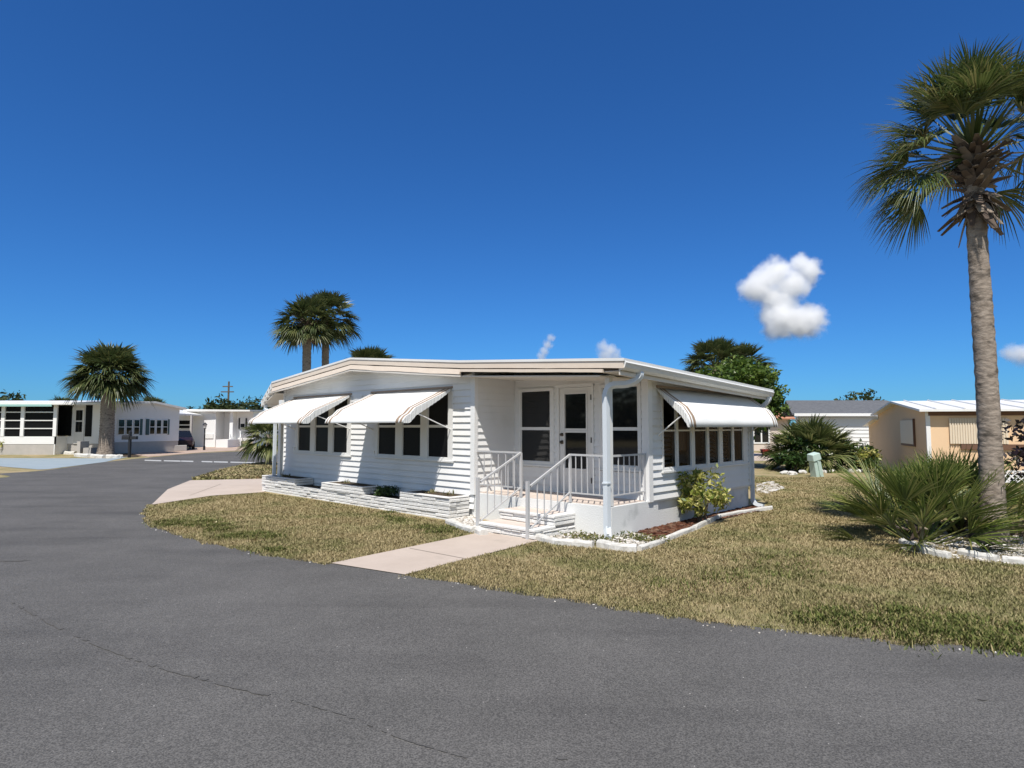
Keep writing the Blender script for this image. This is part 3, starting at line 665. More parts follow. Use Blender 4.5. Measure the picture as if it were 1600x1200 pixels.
spout('downspout', [P(OE + 0.06, LL + 0.05, zt2 + 0.02), P(OE + 0.06, LL + 0.05, zt2 - 0.06), P(-0.30, LL + 0.03, zt2 - 0.2), P(-0.06, LL - 0.0, zt2 - 0.27), P(-0.05, LL, zt2 - 0.42), P(-0.05, LL, 0.3), P(-0.05, LL, 0.17), P(-0.12, LL - 0.03, 0.08), P(-0.30, LL - 0.05, 0.04)], 0.04, 'downspout at the rear corner of the side wall')
spout('downspout', [P(11.75, OV + 0.1, 2.40), P(11.72, OV + 0.1, 2.25), P(fu(430, OV), OV, 2.0), P(fu(430, OV), OV, 1.8), P(fu(430, OV), OV, 0.35)], 0.04, 'downspout at the far left corner')
mb = MB(); mb.box((fu(440, OV), OV - 0.02, 0.35), (fu(436, OV), OV + 0.06, 2.5), X=P); mb.build('eave_post', M['gutter'], house)
mb = MB()
for s, z in ((fu(462), 1.16), (fu(586), 1.17)): mb = MB(); mb.box((s - 0.02, 0, z - 0.05), (s + 0.02, 0.03, z + 0.05), X=f_front); mb.build('outlet_cover', M['gutter'], house)

# ------------------------------------------------------------ steps
def stones(mb, f, s0, s1, z0, z1, n0=0.0, depth=0.12, ch=0.068, lmin=0.16, lmax=0.5, gap=0.006):
    z = z0
    while z < z1 - 0.01:
        h = min(ch, z1 - z); s = s0
        while s < s1 - 1e-3:
            L_ = rng.uniform(lmin, lmax)
            if s1 - (s + L_) < lmin: L_ = s1 - s
            j = rng.uniform(-0.010, 0.012); a, b = s + gap / 2, s + L_ - gap / 2
            t1, t2 = rng.uniform(-0.006, 0.006), rng.uniform(-0.006, 0.006); zb_, zt_ = z + gap / 2 + rng.uniform(0, .003), z + h - gap / 2 - rng.uniform(0, .004)
            mid = (a + b) / 2; o2 = rng.uniform(0.002, 0.016); zm = (zb_ + zt_) / 2
            mb.hexa([f(a, n0 + j + t1, zb_), f(b, n0 + j + t2, zb_), f(b, -depth, zb_), f(a, -depth, zb_), f(a, n0 + j + t1, zt_), f(b, n0 + j + t2, zt_), f(b, -depth, zt_), f(a, -depth, zt_)])
            mb.hexa([f(a + .006, n0 + j + o2, zb_ + .008), f(b - .006, n0 + j + o2, zb_ + .008), f(b - .002, n0 + j - .003, zb_ + 0.001), f(a + .002, n0 + j - .003, zb_ + .001), f(a + .006, n0 + j + o2, zt_ - .008), f(b - .006, n0 + j + o2, zt_ - .008), f(b - .002, n0 + j - .003, zt_ - .001), f(a + .002, n0 + j - .003, zt_ - .001)])
            s += L_
        z += h
SU0, SU1, SV1, SV2 = 0.74, 1.98, -1.02, -0.54
steps = empty('porch_steps', H((SU0 + SU1) / 2, SV1 / 2, 0), -PSI, 'two white painted stone steps rising from the walk to the porch', 'steps')
cu, cv = (SU0 + SU1) / 2, SV1 / 2
Q = lambda u, v, z: (-(u - cu), v - cv, z)
mb = MB(); mb.box((SU0 + 0.03, SV1 + 0.03, -0.06), (SU1 - 0.03, -0.004, 0.125), X=Q); mb.box((SU0 + 0.03, SV2 + 0.03, 0.125), (SU1 - 0.03, -0.004, 0.29), X=Q); mb.build('core', M['mortar'], steps)
for (v0, z0, z1) in ((SV1, -0.05, 0.125), (SV2, 0.165, 0.29)):
    mb = MB(); stones(mb, lambda s, n, z: Q(s, v0 - n, z), SU0, SU1, z0, z1, 0, 0.05); stones(mb, lambda s, n, z: Q(SU0 - n, s, z), v0 + 0.0, -0.01, z0, z1, 0, 0.05); stones(mb, lambda s, n, z: Q(SU1 + n, s, z), v0 + 0.0, -0.01, z0, z1, 0, 0.05)
    mb.build('riser', M['stone'], steps)
for (v0, v1, z) in ((SV1, SV2 + 0.02, 0.165), (SV2, -0.006, 0.33)):
    mb = MB(); mb.box((SU0 - 0.012, v0 - 0.025, z - 0.04), (SU0 + 0.17, v1, z + 0.002), X=Q); mb.box((SU0 + 0.174, v0 - 0.025, z - 0.04), (SU1 + 0.012, v0 + 0.10, z), X=Q); mb.build('edge_stone', M['stone'], steps, bevel=0.008)
    mb = MB(); mb.box((SU0 + 0.174, v0 + 0.104, z - 0.04), (SU1 + 0.010, v1, z - 0.003), X=Q); mb.build('tread', M['tile'], steps)

# ------------------------------------------------------------ railings
def railing(label, base, sections):
    """sections: list of (top rail end points, bottom rail end points, baluster count), in house space"""
    r = empty('porch_railing', H(*base), -PSI, label, 'railing', 'railings of the porch')
    bu, bv, bz = base; T = lambda p: (-(p[0] - bu), p[1] - bv, p[2] - bz)
    for sec in sections:
        (ta, tb), (ba, bb), n, posts = sec
        mb = MB(); mb.tube([T(ta), T(tb)], 0.016, sq=True); mb.build('top_rail', M['rail'], r)
        mb = MB(); mb.tube([T(ba), T(bb)], 0.011, sq=True); mb.build('bottom_rail', M['rail'], r)
        for k in range(n):
            t = (k + 1) / (n + 1); mb = MB()
            a = [ta[i] + (tb[i] - ta[i]) * t for i in range(3)]; b = [ba[i] + (bb[i] - ba[i]) * t for i in range(3)]
            mb.tube([T(b), T(a)], 0.0072, sq=True); mb.build('baluster', M['rail'], r)
        for (p, zt_, w) in posts:
            mb = MB(); mb.tube([T(p), T((p[0], p[1], zt_))], w, sq=True); mb.build('post', M['rail'], r)
    return r
hr = 0.80
SL, SR = SU1 + 0.02, SU0 + 0.12
railing('grey railing left of the steps, running back to the siding corner', (SL, SV1, 0), [
    (((SL, SV1 + 0.03, 0.83), (SL, 0.03, ZS + hr)), ((SL, SV1 + 0.03, 0.17), (SL, 0.03, ZS + 0.17)), 5, [((SL, SV1 - 0.03, -0.03), 0.91, 0.025), ((SL, 0.03, ZS), ZS + hr, 0.02)]),
    (((SL, 0.03, ZS + hr), (U1 - 0.04, 0.03, ZS + hr)), ((SL, 0.03, ZS + 0.16), (U1 - 0.04, 0.03, ZS + 0.16)), 5, [])])
railing('grey railing right of the steps, turning the corner by the post', (SR, SV1, 0), [
    (((SR, SV1 + 0.03, 0.83), (SR, 0.03, ZS + hr)), ((SR, SV1 + 0.03, 0.17), (SR, 0.03, ZS + 0.17)), 5, [((SR, SV1 - 0.03, -0.03), 0.91, 0.025), ((SR, 0.03, ZS), ZS + hr, 0.02)]),
    (((SR, 0.03, ZS + hr), (0.13, 0.03, ZS + hr)), ((SR, 0.03, ZS + 0.16), (0.13, 0.03, ZS + 0.16)), 5, []),
    (((0.04, 0.10, ZS + hr), (0.04, D - 0.05, ZS + hr)), ((0.04, 0.10, ZS + 0.16), (0.04, D - 0.05, ZS + 0.16)), 5, [((0.04, D - 0.06, ZS), ZS + hr, 0.012)])])

# ------------------------------------------------------------ stone planter along the front
PV = -0.54; PL, PR = fu(412, PV), fu(703, PV)
planter = empty('stone_planter', H((PL + PR) / 2, PV, 0), -PSI, 'long white stone planter with three raised blocks under the front windows', 'planter')
pu = (PL + PR) / 2; QP = lambda u, v, z: (-(u - pu), v - PV, z)
fF = lambda s, n, z: QP(s, PV - n, z)
ZL = fp(490, 763, PV)[1]; ZH = 0.43
blocks = [(fu(463, PV), PL), (fu(567, PV), fu(504, PV)), (PR, fu(626, PV))]
mb = MB(); stones(mb, fF, PR, PL, -0.03, ZL, 0, 0.10)
stones(mb, lambda s, n, z: QP(PR - n, s, z), PV + 0.0, -0.03, -0.03, ZL, 0, 0.1)
stones(mb, lambda s, n, z: QP(PL + n, s, z), PV + 0.0, -0.03, -0.03, ZL, 0, 0.1)
mb.build('low_wall', M['stone'], planter)
for a, b in blocks:
    mb = MB(); stones(mb, fF, a, b, ZL, ZH, 0, 0.10); stones(mb, lambda s, n, z: QP(a - n, s, z), PV, -0.03, ZL, ZH, 0, 0.1); stones(mb, lambda s, n, z: QP(b + n, s, z), PV, -0.03, ZL, ZH, 0, 0.1)
    mb.build('raised_block', M['stone'], planter)
mb = MB(); mb.box((PR + 0.05, PV + 0.02, -0.05), (PL - 0.05, -0.024, ZL - 0.05), X=QP)
for a, b in blocks: mb.box((a + 0.03, PV + 0.03, ZL - 0.05), (b - 0.03, -0.024, ZH - 0.03), X=QP)
mb.build('mortar_core', M['mortar'], planter)
mb = MB()
mb.box((PR + 0.10, PV + 0.10, ZL - 0.052), (PL - 0.1, -0.026, ZL - 0.02), X=QP)
for a, b in blocks: mb.box((a + 0.10, PV + 0.10, ZH - 0.032), (b - 0.1, -0.026, ZH - 0.012), X=QP)
mb.build('soil', M['soil'], planter)

# ------------------------------------------------------------ foliage helpers
def leaf_verts(C, size, rg, up=0.3, aspect=2.2, droop=0.0):
    n = len(C); d = rg.normal(size=(n, 3)); d[:, 2] = d[:, 2] * 0.8 - droop; d /= np.linalg.norm(d, axis=1)[:, None]
    w = rg.normal(size=(n, 3)); w[:, 2] += 0; w -= (w * d).sum(1)[:, None] * d; w /= np.linalg.norm(w, axis=1)[:, None] + 1e-9
    s = size * rg.uniform(0.6, 1.3, n)[:, None]
    nn = np.cross(d, w)
    V = np.stack([C, C + d * s * 0.5 + w * s * 0.5 / aspect + nn * s * 0.06, C + d * s, C + d * s * 0.5 - w * s * 0.5 / aspect + nn * s * 0.06], 1).reshape(-1, 3)
    Fq = np.arange(n * 4).reshape(-1, 4); return V, Fq
def crown_points(n, cen, rad, rg, clumps=40, cr=0.28, zsq=1.0, bottom=-0.7):
    cc = rg.normal(size=(clumps, 3)); cc /= np.linalg.norm(cc, axis=1)[:, None]; cc *= rg.uniform(0.45, 1.0, clumps)[:, None] ** 0.6
    cc[:, 2] = np.maximum(cc[:, 2], bottom)
    k = rg.integers(0, clumps, n); o = rg.normal(size=(n, 3)); o /= np.linalg.norm(o, axis=1)[:, None]
    p = cc[k] + o * (rg.uniform(0, 1, n) ** 0.5)[:, None] * cr * (0.6 + 0.8 * rg.uniform(0, 1, clumps))[k][:, None]
    return np.array(cen) + p * np.array(rad)
def broad_tree(name, base, h, rad, n, leaf, m, label, cat, group=None, seed=1, trunk_h=0.45, clumps=40, cr=0.28, tr=0.12, bottom=-0.7, stems=5, mtrunk=None):
    rg = np.random.default_rng(seed); r = empty(name, base, 0, label, cat, group)
    cz = h - rad[2]; C = crown_points(n, (0, 0, cz), rad, rg, clumps, cr, bottom=bottom); V, Fq = leaf_verts(C, leaf, rg)
    npmesh('crown' if cat == 'tree' else 'foliage', V, Fq, m, r)
    mb = MB(); rr = random.Random(seed)
    top = Vector((rr.uniform(-.1, .1), rr.uniform(-.1, .1), h * trunk_h)); mb.tube([(0, 0, -0.05), top * 0.5, top], [tr, tr * 0.8, tr * 0.65], 8)
    for k in range(stems):
        a = k / stems * 6.283 + rr.random(); e = Vector((math.cos(a) * rad[0] * 0.6, math.sin(a) * rad[1] * 0.6, cz + rr.uniform(-.2, .5) * rad[2]))
        mb.tube([top * 0.9, (top + e) / 2 + Vector((0, 0, 0.1 * rad[2])), e], [tr * 0.55, tr * 0.35, tr * 0.12], 6)
    mb.build('trunk' if cat == 'tree' else 'stem', mtrunk or M['wood'], r)
    return r

def fan_leaf(V, Fq, base, dirv, pet, rad, n, rr, droop=0.5, span=2.5, width=0.05, curl=0.35):
    """a costapalmate leaf: petiole, then a folded fan whose tips hang"""
    d = dirv.normalized(); up = Vector((0, 0, 1)); side = d.cross(up)
    if side.length < 0.05: side = Vector((1, 0, 0))
    side.normalize(); nup = side.cross(d).normalized()
    roll = rr.uniform(-0.5, 0.5); side2 = side * math.cos(roll) + nup * math.sin(roll); nup = side2.cross(d).normalized(); side = side2
    # petiole, sagging
    p0 = Vector(base); hub = p0 + d * pet - Vector((0, 0, 0.10 * pet * droop)); w = 0.014 + 0.01 * pet
    i = len(V); V += [p0 + side * w * 1.5, p0 - side * w * 1.5, hub - side * w * 0.7, hub + side * w * 0.7, p0 + nup * w, hub + nup * w * 0.6]
    Fq += [(i, i + 4, i + 5, i + 3), (i + 4, i + 1, i + 2, i + 5), (i, i + 3, i + 2, i + 1)]
    dd = (d - Vector((0, 0, 0.25 * droop))).normalized()
    for k in range(n):
        t = (k + 0.5) / n * 2 - 1; a = t * span / 1.0 * 0.5 * 2 * 0.5 * 1.0
        a = t * span / 2 * 1.0
        L_ = rad * (0.72 + 0.28 * math.cos(a * 0.8)) * rr.uniform(0.86, 1.10)
        l = (dd * math.cos(a) + side * math.sin(a) + nup * (curl * (abs(math.sin(a)) ** 1.5) + rr.uniform(-0.08, 0.08))).normalized()
        wv = (-dd * math.sin(a) + side * math.cos(a)).normalized(); nl = l.cross(wv).normalized()
        if nl.dot(nup) < 0: nl = -nl
        ww = width * rad; i = len(V); st = [0.02, 0.35, 0.68, 1.0]; ws = [0.35, 1.0, 0.7, 0.05]; g_ = droop * rr.uniform(0.5, 1.35)
        for q, wq in zip(st, ws):
            sag = Vector((0, 0, -g_ * rad * 0.55 * q ** 2.6)); c = hub + l * L_ * q * (1 - 0.10 * g_ * q * q) + sag
            V += [c + wv * ww * wq * 0.5, c - nl * ww * wq * 0.22, c - wv * ww * wq * 0.5]
        for s_ in range(3):
            b = i + s_ * 3; Fq += [(b, b + 1, b + 4, b + 3), (b + 1, b + 2, b + 5, b + 4)]
def palm_crown(n, pet, rad, leaflets, seed, lo=-0.6, hi=1.4, droop=0.7, width=0.05, basez=0.0, spread=0.12, span=2.6, extra=()):
    rr = random.Random(seed); V, Fq = [], []
    for a, e in extra:
        d = Vector((math.cos(a) * math.cos(e), math.sin(a) * math.cos(e), math.sin(e)))
        fan_leaf(V, Fq, Vector((math.cos(a), math.sin(a), 0)) * spread + Vector((0, 0, basez - 0.3 * pet)), d, pet * rr.uniform(.95, 1.15), rad * rr.uniform(.85, 1.0), leaflets, rr, droop * 1.1, span, width)
    for k in range(n):
        f_ = (k + 0.5) / n; e = hi + (lo - hi) * f_ ** 0.9 + rr.uniform(-0.12, 0.12); a = k * 2.399963 + rr.uniform(-0.25, 0.25)
        if extra and math.sin(a) < -0.35: e = max(e, 0.55 + rr.uniform(0, .25))
        d = Vector((math.cos(a) * math.cos(e), math.sin(a) * math.cos(e), math.sin(e)))
        fan_leaf(V, Fq, Vector((math.cos(a), math.sin(a), 0)) * spread * (0.3 + f_) + Vector((0, 0, basez - 0.25 * f_ * pet)), d, pet * rr.uniform(0.8, 1.15), rad * rr.uniform(0.85, 1.12) * (0.85 if f_ < 0.15 else 1), leaflets, rr, droop * (0.35 + 0.75 * f_) , span, width)
    me = bpy.data.meshes.new('crown'); me.from_pydata([tuple(v) for v in V], [], Fq); return me
def palm_trunk(h, r0, r1, seed, lean=(0, 0), rings=60):
    rr = random.Random(seed); mb = MB(); pts, rs = [], []
    for k in range(rings + 1):
        t = k / rings; flare = 0.35 * math.exp(-t * 14)
        rs.append((r0 + (r1 - r0) * t) * (1 + flare) * (1 + (0.035 if k % 2 else -0.02) + rr.uniform(-.02, .02)))
        pts.append((lean[0] * t * t + 0.02 * math.sin(t * 5), lean[1] * t * t, h * t - 0.08))
    mb.tube(pts, rs, 18); return mb
def boots(h, r, n, length, seed, zspan=0.7, lean=(0, 0)):
    rr = random.Random(seed); mb = MB()
    for k in range(n):
        a = k * 2.4 + rr.uniform(-.3, .3); t = k / n; z = h - zspan * (1 - t); out = Vector((math.cos(a), math.sin(a), 0)); sd = Vector((-out.y, out.x, 0))
        e = rr.uniform(0.1, 1.0) if t > 0.35 else rr.uniform(-1.3, -0.3)
        d = (out * math.cos(e) + Vector((0, 0, 1)) * math.sin(e) + sd * rr.uniform(-.4, .4)).normalized(); L_ = length * rr.uniform(0.6, 1.2)
        b = out * r * 0.8 + Vector((lean[0], lean[1], z)); w = 0.055 * rr.uniform(.7, 1.2) * (length / 0.42); nn = d.cross(sd).normalized()
        mid = b + d * L_ * 0.55; tip = b + d * L_ - Vector((0, 0, 0.08 * L_))
        mb.hexa([b + sd * w * 1.5, b - sd * w * 1.5, b - sd * w * 1.4 + nn * 0.03, b + sd * w * 1.4 + nn * 0.03, mid + sd * w, mid - sd * w, mid - sd * w * .9 + nn * 0.02, mid + sd * w * .9 + nn * 0.02])
        mb.hexa([mid + sd * w, mid - sd * w, mid - sd * w * .9 + nn * 0.02, mid + sd * w * .9 + nn * 0.02, tip + sd * w * .6, tip - sd * w * .6, tip - sd * w * .5 + nn * 0.01, tip + sd * w * .5 + nn * 0.01])
    return mb
def make_palm(loc, h, r0, r1, label, n=34, pet=0.95, rad=1.0, leaflets=36, seed=1, m='frond', lean=(0, 0), boot=0.42, group='sabal palms', lo=-0.7, droop=0.7, width=0.05, nb=46, zspan=0.7, basez=0.0, rz=0, span=2.6, extra=()):
    r = empty('sabal_palm', loc, rz, label, 'palm tree', group)
    palm_trunk(h, r0, r1, seed, lean).build('trunk', M['bark'], r, smooth=True)
    me = palm_crown(n, pet, rad, leaflets, seed, lo=lo, droop=droop, width=width, span=span, extra=extra); me.materials.append(M[m])
    c = bpy.data.objects.new('crown', me); COL.objects.link(c); c.parent = r; c.location = (lean[0], lean[1], h + basez)
    if boot: boots(h + 0.1, r1, nb, boot, seed, zspan, lean).build('leaf_bases', M['boot'], r)
    return r

# ------------------------------------------------------------ palms
pb_ = gp(1553, 850)
make_palm(pb_, 6.0, 0.160, 0.128, 'tall palm in the foreground at right with ragged brown boots below its crown', 46, 0.80, 0.90, 46, 5, boot=0.42, lo=0.02, droop=0.66, width=0.032, nb=120, zspan=1.0, basez=0.25, rz=0.0, extra=[(3.0, -.15), (3.3, -.35), (2.8, -.5), (3.35, -.60), (2.4, -.3), (0.1, -.25), (-.15, -.45), (.6, -.4), (3.45, .1), (2.1, -.5)])
pl = gp(165, 711)
tl = make_palm(pl, 5.0, 0.42, 0.36, 'stout palm with a full round crown in front of the left mobile home', 90, 1.05, 1.5, 24, 9, 'frond_far', boot=0.5, lo=-0.35, droop=0.85, width=0.085, nb=20, zspan=0.8)
b = at(479, 585, 38); mid1 = make_palm((b.x, 38, 0), 8.1, 0.27, 0.25, 'palm with shaggy boots behind the roof, left of a pair', 60, 1.0, 1.2, 24, 21, 'frond_far', boot=0.6, lo=-0.45, width=0.085, nb=50, zspan=1.0, droop=0.75)
b = at(506, 570, 40); mid2 = make_palm((b.x + 0.1, 40, 0), 8.8, 0.24, 0.22, 'smooth trunked palm behind the roof, right of a pair', 60, 1.05, 1.2, 24, 22, 'frond_far', boot=0, lo=-0.45, width=0.085, droop=0.75)
b = at(578, 560, 45); dup(mid2, (b.x, 45, -2.9), 1.2, 'palm whose top alone shows over the roof ridge')
b = at(1118, 570, 36); dup(mid2, (b.x, 36, -2.75), 0.5, 'palm rising behind the green tree, left of two', 0.92)
b = at(1157, 570, 37); dup(mid2, (b.x, 37, -2.85), 2.5, 'palm rising behind the green tree, right of two', 0.92)
b = at(100, 610, 60); dup(tl, (b.x, 60, -0.6), 0.9, 'distant palm behind the roof, left of the stout palm', 0.75)
b = at(241, 606, 60); dup(tl, (b.x, 60, -0.4), 2.0, 'distant palm behind the roof, right of the stout palm', 0.72)
b = at(222, 606, 64); dup(tl, (b.x, 64, -0.5), 3.0, 'distant palm half hidden by the stout palm', 0.70)

# ------------------------------------------------------------ palmetto clump and bed at right
def palmetto(loc, label, n, pet, rad, seed, m='palmetto', lo=0.15, hi=1.35, leaflets=26, width=0.055, droop=0.35, name='saw_palmetto', cat='palm shrub', group=None, stem=True, span=2.3):
    r = empty(name, loc, 0, label, cat, group); me = palm_crown(n, pet, rad, leaflets, seed, lo=lo, hi=hi, droop=droop, width=width, spread=0.10, basez=0.06, span=span); me.materials.append(M[m])
    c = bpy.data.objects.new('foliage', me); COL.objects.link(c); c.parent = r
    if stem:
        mb = boots(0.22, 0.10, 16, 0.25, seed, 0.2); mb.tube([(0, 0, -0.05 - loc[2]), (0, 0, 0.22)], [0.13, 0.09], 10); mb.build('stem', M['boot'], r)
    return r
palmetto(gp(1436, 846), 'big green saw palmetto with stiff fans beside the right palm', 44, 0.74, 0.82, 31, leaflets=28, width=0.032, lo=0.12, hi=1.45, span=1.8, droop=.28)
palmetto(gp(1506, 836), 'green saw palmetto fans rising in front of the palm trunk', 28, 0.80, 0.84, 32, lo=0.35, leaflets=28, width=0.032, span=1.9, droop=.3)
palmetto(gp(1585, 838), 'yellowing palmetto fans drooping right of the palm trunk', 15, 0.55, 0.66, 33, 'yellowfrond', leaflets=30, width=0.04, lo=0.0, hi=1.0, droop=0.7)
bed = smooth_path(g((1405, 858), (1430, 832), (1520, 822), (1640, 830), (1700, 880), (1600, 884), (1480, 872), (1430, 866)), 5)
sheet('palm_bed', bed, 0.008, M['sand'])
def scatter(name, poly, n, size, m, kind='stuff', flat=0.5, z=0.01, seed=3):
    rg = np.random.default_rng(seed); pp = np.array([(p[0], p[1]) for p in poly]); lo, hi = pp.min(0), pp.max(0)
    C = rg.uniform(lo, hi, (n * 3, 2)); C = C[inpoly(C, pp)][:n]; n = len(C)
    base = np.array([(-1, -1, -1), (1, -1, -1), (1, 1, -1), (-1, 1, -1), (-1, -1, 1), (1, -1, 1), (1, 1, 1), (-1, 1, 1)], float)
    faces = np.array([(3, 2, 1, 0), (4, 5, 6, 7), (0, 1, 5, 4), (1, 2, 6, 5), (2, 3, 7, 6), (3, 0, 4, 7)])
    s = size * rg.uniform(0.4, 1.4, (n, 1)) * np.array([[1.0, 0.55, flat]]) * rg.uniform(0.6, 1.3, (n, 3)); a = rg.uniform(0, 6.283, n)
    Vv = base[None] * (0.5 + 0.25 * rg.uniform(-1, 1, (n, 8, 3))) * s[:, None]
    Vr = Vv.copy(); Vr[..., 0] = Vv[..., 0] * np.cos(a)[:, None] - Vv[..., 1] * np.sin(a)[:, None]; Vr[..., 1] = Vv[..., 0] * np.sin(a)[:, None] + Vv[..., 1] * np.cos(a)[:, None]
    Vr[..., 0] += C[:, :1]; Vr[..., 1] += C[:, 1:]; Vr[..., 2] += z + s[:, 2:3] * 0.3
    Ff = (np.arange(n)[:, None, None] * 8 + faces[None]).reshape(-1, 4)
    return tag(npmesh(name, Vr.reshape(-1, 3), Ff, m), kind=kind)
scatter('gravel', bed, 2600, 0.045, M['gravel'])
def edging(name, path, label, group, cat='edging', w=0.10, h=0.10, m='edging', z=0.0, seed=0):
    rr = random.Random(seed + len(path)); P_ = smooth_path(path, 4); mb = MB(); n = len(P_); rings = []
    for i, p in enumerate(P_):
        t = (P_[min(i + 1, n - 1)] - P_[max(i - 1, 0)]).normalized(); nn = Vector((-t.y, t.x, 0)); base = len(mb.v)
        for a, b in ((-.5, -.3), (-.48, .7), (-.3, .98), (.25, 1.0), (.48, .72), (.5, -.3)):
            mb.v.append(tuple(p + nn * (a * w * rr.uniform(.88, 1.12)) + Vector((0, 0, z + b * h * rr.uniform(.88, 1.08)))))
        rings.append(base)
    for a, b in zip(rings, rings[1:]):
        for j in range(6):
            j2 = (j + 1) % 6; mb.f.append((a + j, a + j2, b + j2, b + j)); mb.m.append(0)
    mb.f.append(tuple(rings[0] + j for j in range(6))); mb.m.append(0); mb.f.append(tuple(rings[-1] + j for j in range(6))); mb.m.append(0)
    return tag(mb.build(name, M[m], bevel=0.006), label, cat, group)
GR = 'white edging stones round the palm bed'
edging('edging_stone', g((1409, 851), (1425, 858), (1442, 864)), 'white edging stone at the left tip of the palm bed', GR, seed=1)
edging('edging_stone', g((1445, 866), (1468, 871), (1484, 874)), 'white edging stone in front of the big palmetto', GR, seed=2)
edging('edging_stone', g((1500, 868), (1530, 874), (1560, 879)), 'shaded edging stone in front of the palm trunk', GR, seed=3)
edging('edging_stone', g((1566, 880), (1600, 883), (1640, 884)), 'edging stone at the right edge of the photo by the palm bed', GR, seed=4)
c = gp(1521, 848); mb = MB(); mb.tube([(0, 0, 0), (0, 0, 0.17)], [0.07, 0.09], 16); mb.tube([(0, 0, 0.17), (0, 0, 0.19)], [0.097, 0.097], 16)
o = mb.build('plant_pot', M['black']); o.location = c; tag(o, 'small black plastic pot beside the palm trunk', 'pot')

# ------------------------------------------------------------ beds round the house corner
GE = 'white edging stones round the house beds'
edging('edging_stone', g((700, 819), (722, 828), (741, 833)), 'white edging stone between the stone planter and the steps', GR.replace('palm bed', 'porch'), w=0.13, h=0.11, seed=5)
edging('edging_stone', g((744, 829), (750, 834), (756, 837)), 'short white edging stone against the left railing post', GE, w=0.16, h=0.1, seed=6)
edging('edging_stone', g((838, 843), (865, 850), (893, 853), (927, 856)), 'long white edging stone just right of the steps', GE, w=0.13, h=0.10, seed=7)
edging('edging_stone', g((937, 854), (965, 860), (995, 862)), 'white edging stone in front of the corner downspout', GE, w=0.14, h=0.11, seed=8)
edging('edging_stone', g((999, 861), (1030, 851), (1060, 838), (1083, 829)), 'thin curved concrete edging in front of the mulch bed', GE, w=0.08, h=0.08, seed=9)
edging('edging_stone', g((1085, 828), (1105, 818), (1125, 810), (1165, 802), (1205, 796)), 'thin concrete edging running to the rear downspout', GE, w=0.08, h=0.08, seed=10)
mbed = g((1000, 858), (1060, 836), (1100, 818), (1205, 796)) + [H(0.03, LL + 0.2, 0), H(0.03, 0.5, 0)]
sheet('mulch_bed', mbed, 0.008, M['soil'])
scatter('mulch', g((1030, 848), (1060, 835), (1100, 817), (1205, 795)) + [H(0.02, LL + 0.2, 0), H(0.02, 0.8, 0)], 3800, 0.07, M['mulch'], seed=5, flat=0.25)
scatter('pale_gravel', g((700, 818), (756, 835), (757, 826), (742, 800), (735, 803)), 500, 0.06, M['gravel'], seed=6)
scatter('leaf_litter', g((840, 842), (930, 852), (1000, 858), (1040, 842)) + [H(-0.02, 0.6, 0), H(-0.02, -0.02, 0), H(0.9, -0.02, 0)], 700, 0.06, M['gravel'], seed=8, flat=0.3)

rgv = np.random.default_rng(4)
def shrub(name, loc, h, rx, n, leaf, m, label, cat, group=None, seed=1, clumps=26, cr=0.34, aspect=2.4, stems=8, bottom=-0.75, mstem=None, sp=0.12):
    rg = np.random.default_rng(seed); rr = random.Random(seed); r = empty(name, loc, 0, label, cat, group)
    C = crown_points(n, (0, 0, h * 0.55), (rx, rx, h * 0.47), rg, clumps, cr, bottom=bottom); C[:, 2] = np.maximum(C[:, 2], 0.02)
    V, Fq = leaf_verts(C, leaf, rg, aspect=aspect, droop=0.25); npmesh('foliage', V, Fq, m, r)
    mb = MB()
    for k in range(stems):
        a = rr.random() * 6.283; e = Vector((math.cos(a) * rx * rr.uniform(.2, .75), math.sin(a) * rx * rr.uniform(.2, .75), h * rr.uniform(.5, .85))); s_ = Vector((math.cos(a) * sp * rx, math.sin(a) * sp * rx, -0.02))
        mb.tube([s_, (s_ + e) / 2 + Vector((0, 0, h * .08)), e], [h * 0.017, h * 0.012, h * 0.005], 5)
    mb.build('stem', mstem or M['wood'], r); return r
shrub('variegated_shrub', gp(1096, 817), 0.92, 0.42, 1700, 0.11, M['varleaf'], 'yellow and green variegated shrub in the mulch bed by the side wall', 'shrub', seed=3, clumps=20, cr=0.36, stems=12)
shrub('low_bush', H(fu(604, -0.30), -0.30, ZL - 0.05), 0.26, 0.24, 1300, 0.055, M['bushleaf'], 'low dark green bush in the planter between two raised blocks', 'bush', seed=6)
def sprig(u, v, z, label, seed, n=26, s=0.10):
    rr = random.Random(seed); mb = MB()
    for k in range(n):
        a = rr.random() * 6.283; e = rr.uniform(0.3, 1.4); L_ = s * rr.uniform(.5, 1.3); d = Vector((math.cos(a) * math.cos(e), math.sin(a) * math.cos(e), math.sin(e))); sd = Vector((-math.sin(a), math.cos(a), 0)) * L_ * 0.12
        b = Vector((rr.uniform(-.12, .12), rr.uniform(-.05, .05), 0)); mb.face([b - sd * .4, b + sd * .4, b + d * L_ * .6 + sd, b + d * L_, b + d * L_ * .6 - sd])
    o = mb.build('planter_sprig', M['driedleaf'], recalc=False); o.location = H(u, v, z); tag(o, label, 'plant', 'sparse sprigs in the stone planter')
sprig(fu(450, -0.25), -0.25, ZH - 0.02, 'sparse dry sprig in the far left raised block', 1)
sprig(fu(540, -0.22), -0.22, ZH - 0.02, 'sparse dry sprig in the middle raised block', 2)
sprig(fu(700, -0.2), -0.2, ZH - 0.02, 'dry sprig in the right raised block, against the corner board', 3)
sprig(fu(672, -0.22), -0.22, ZH - 0.02, 'low dry sprig in the right raised block, left of its neighbour', 4, 36, 0.09)
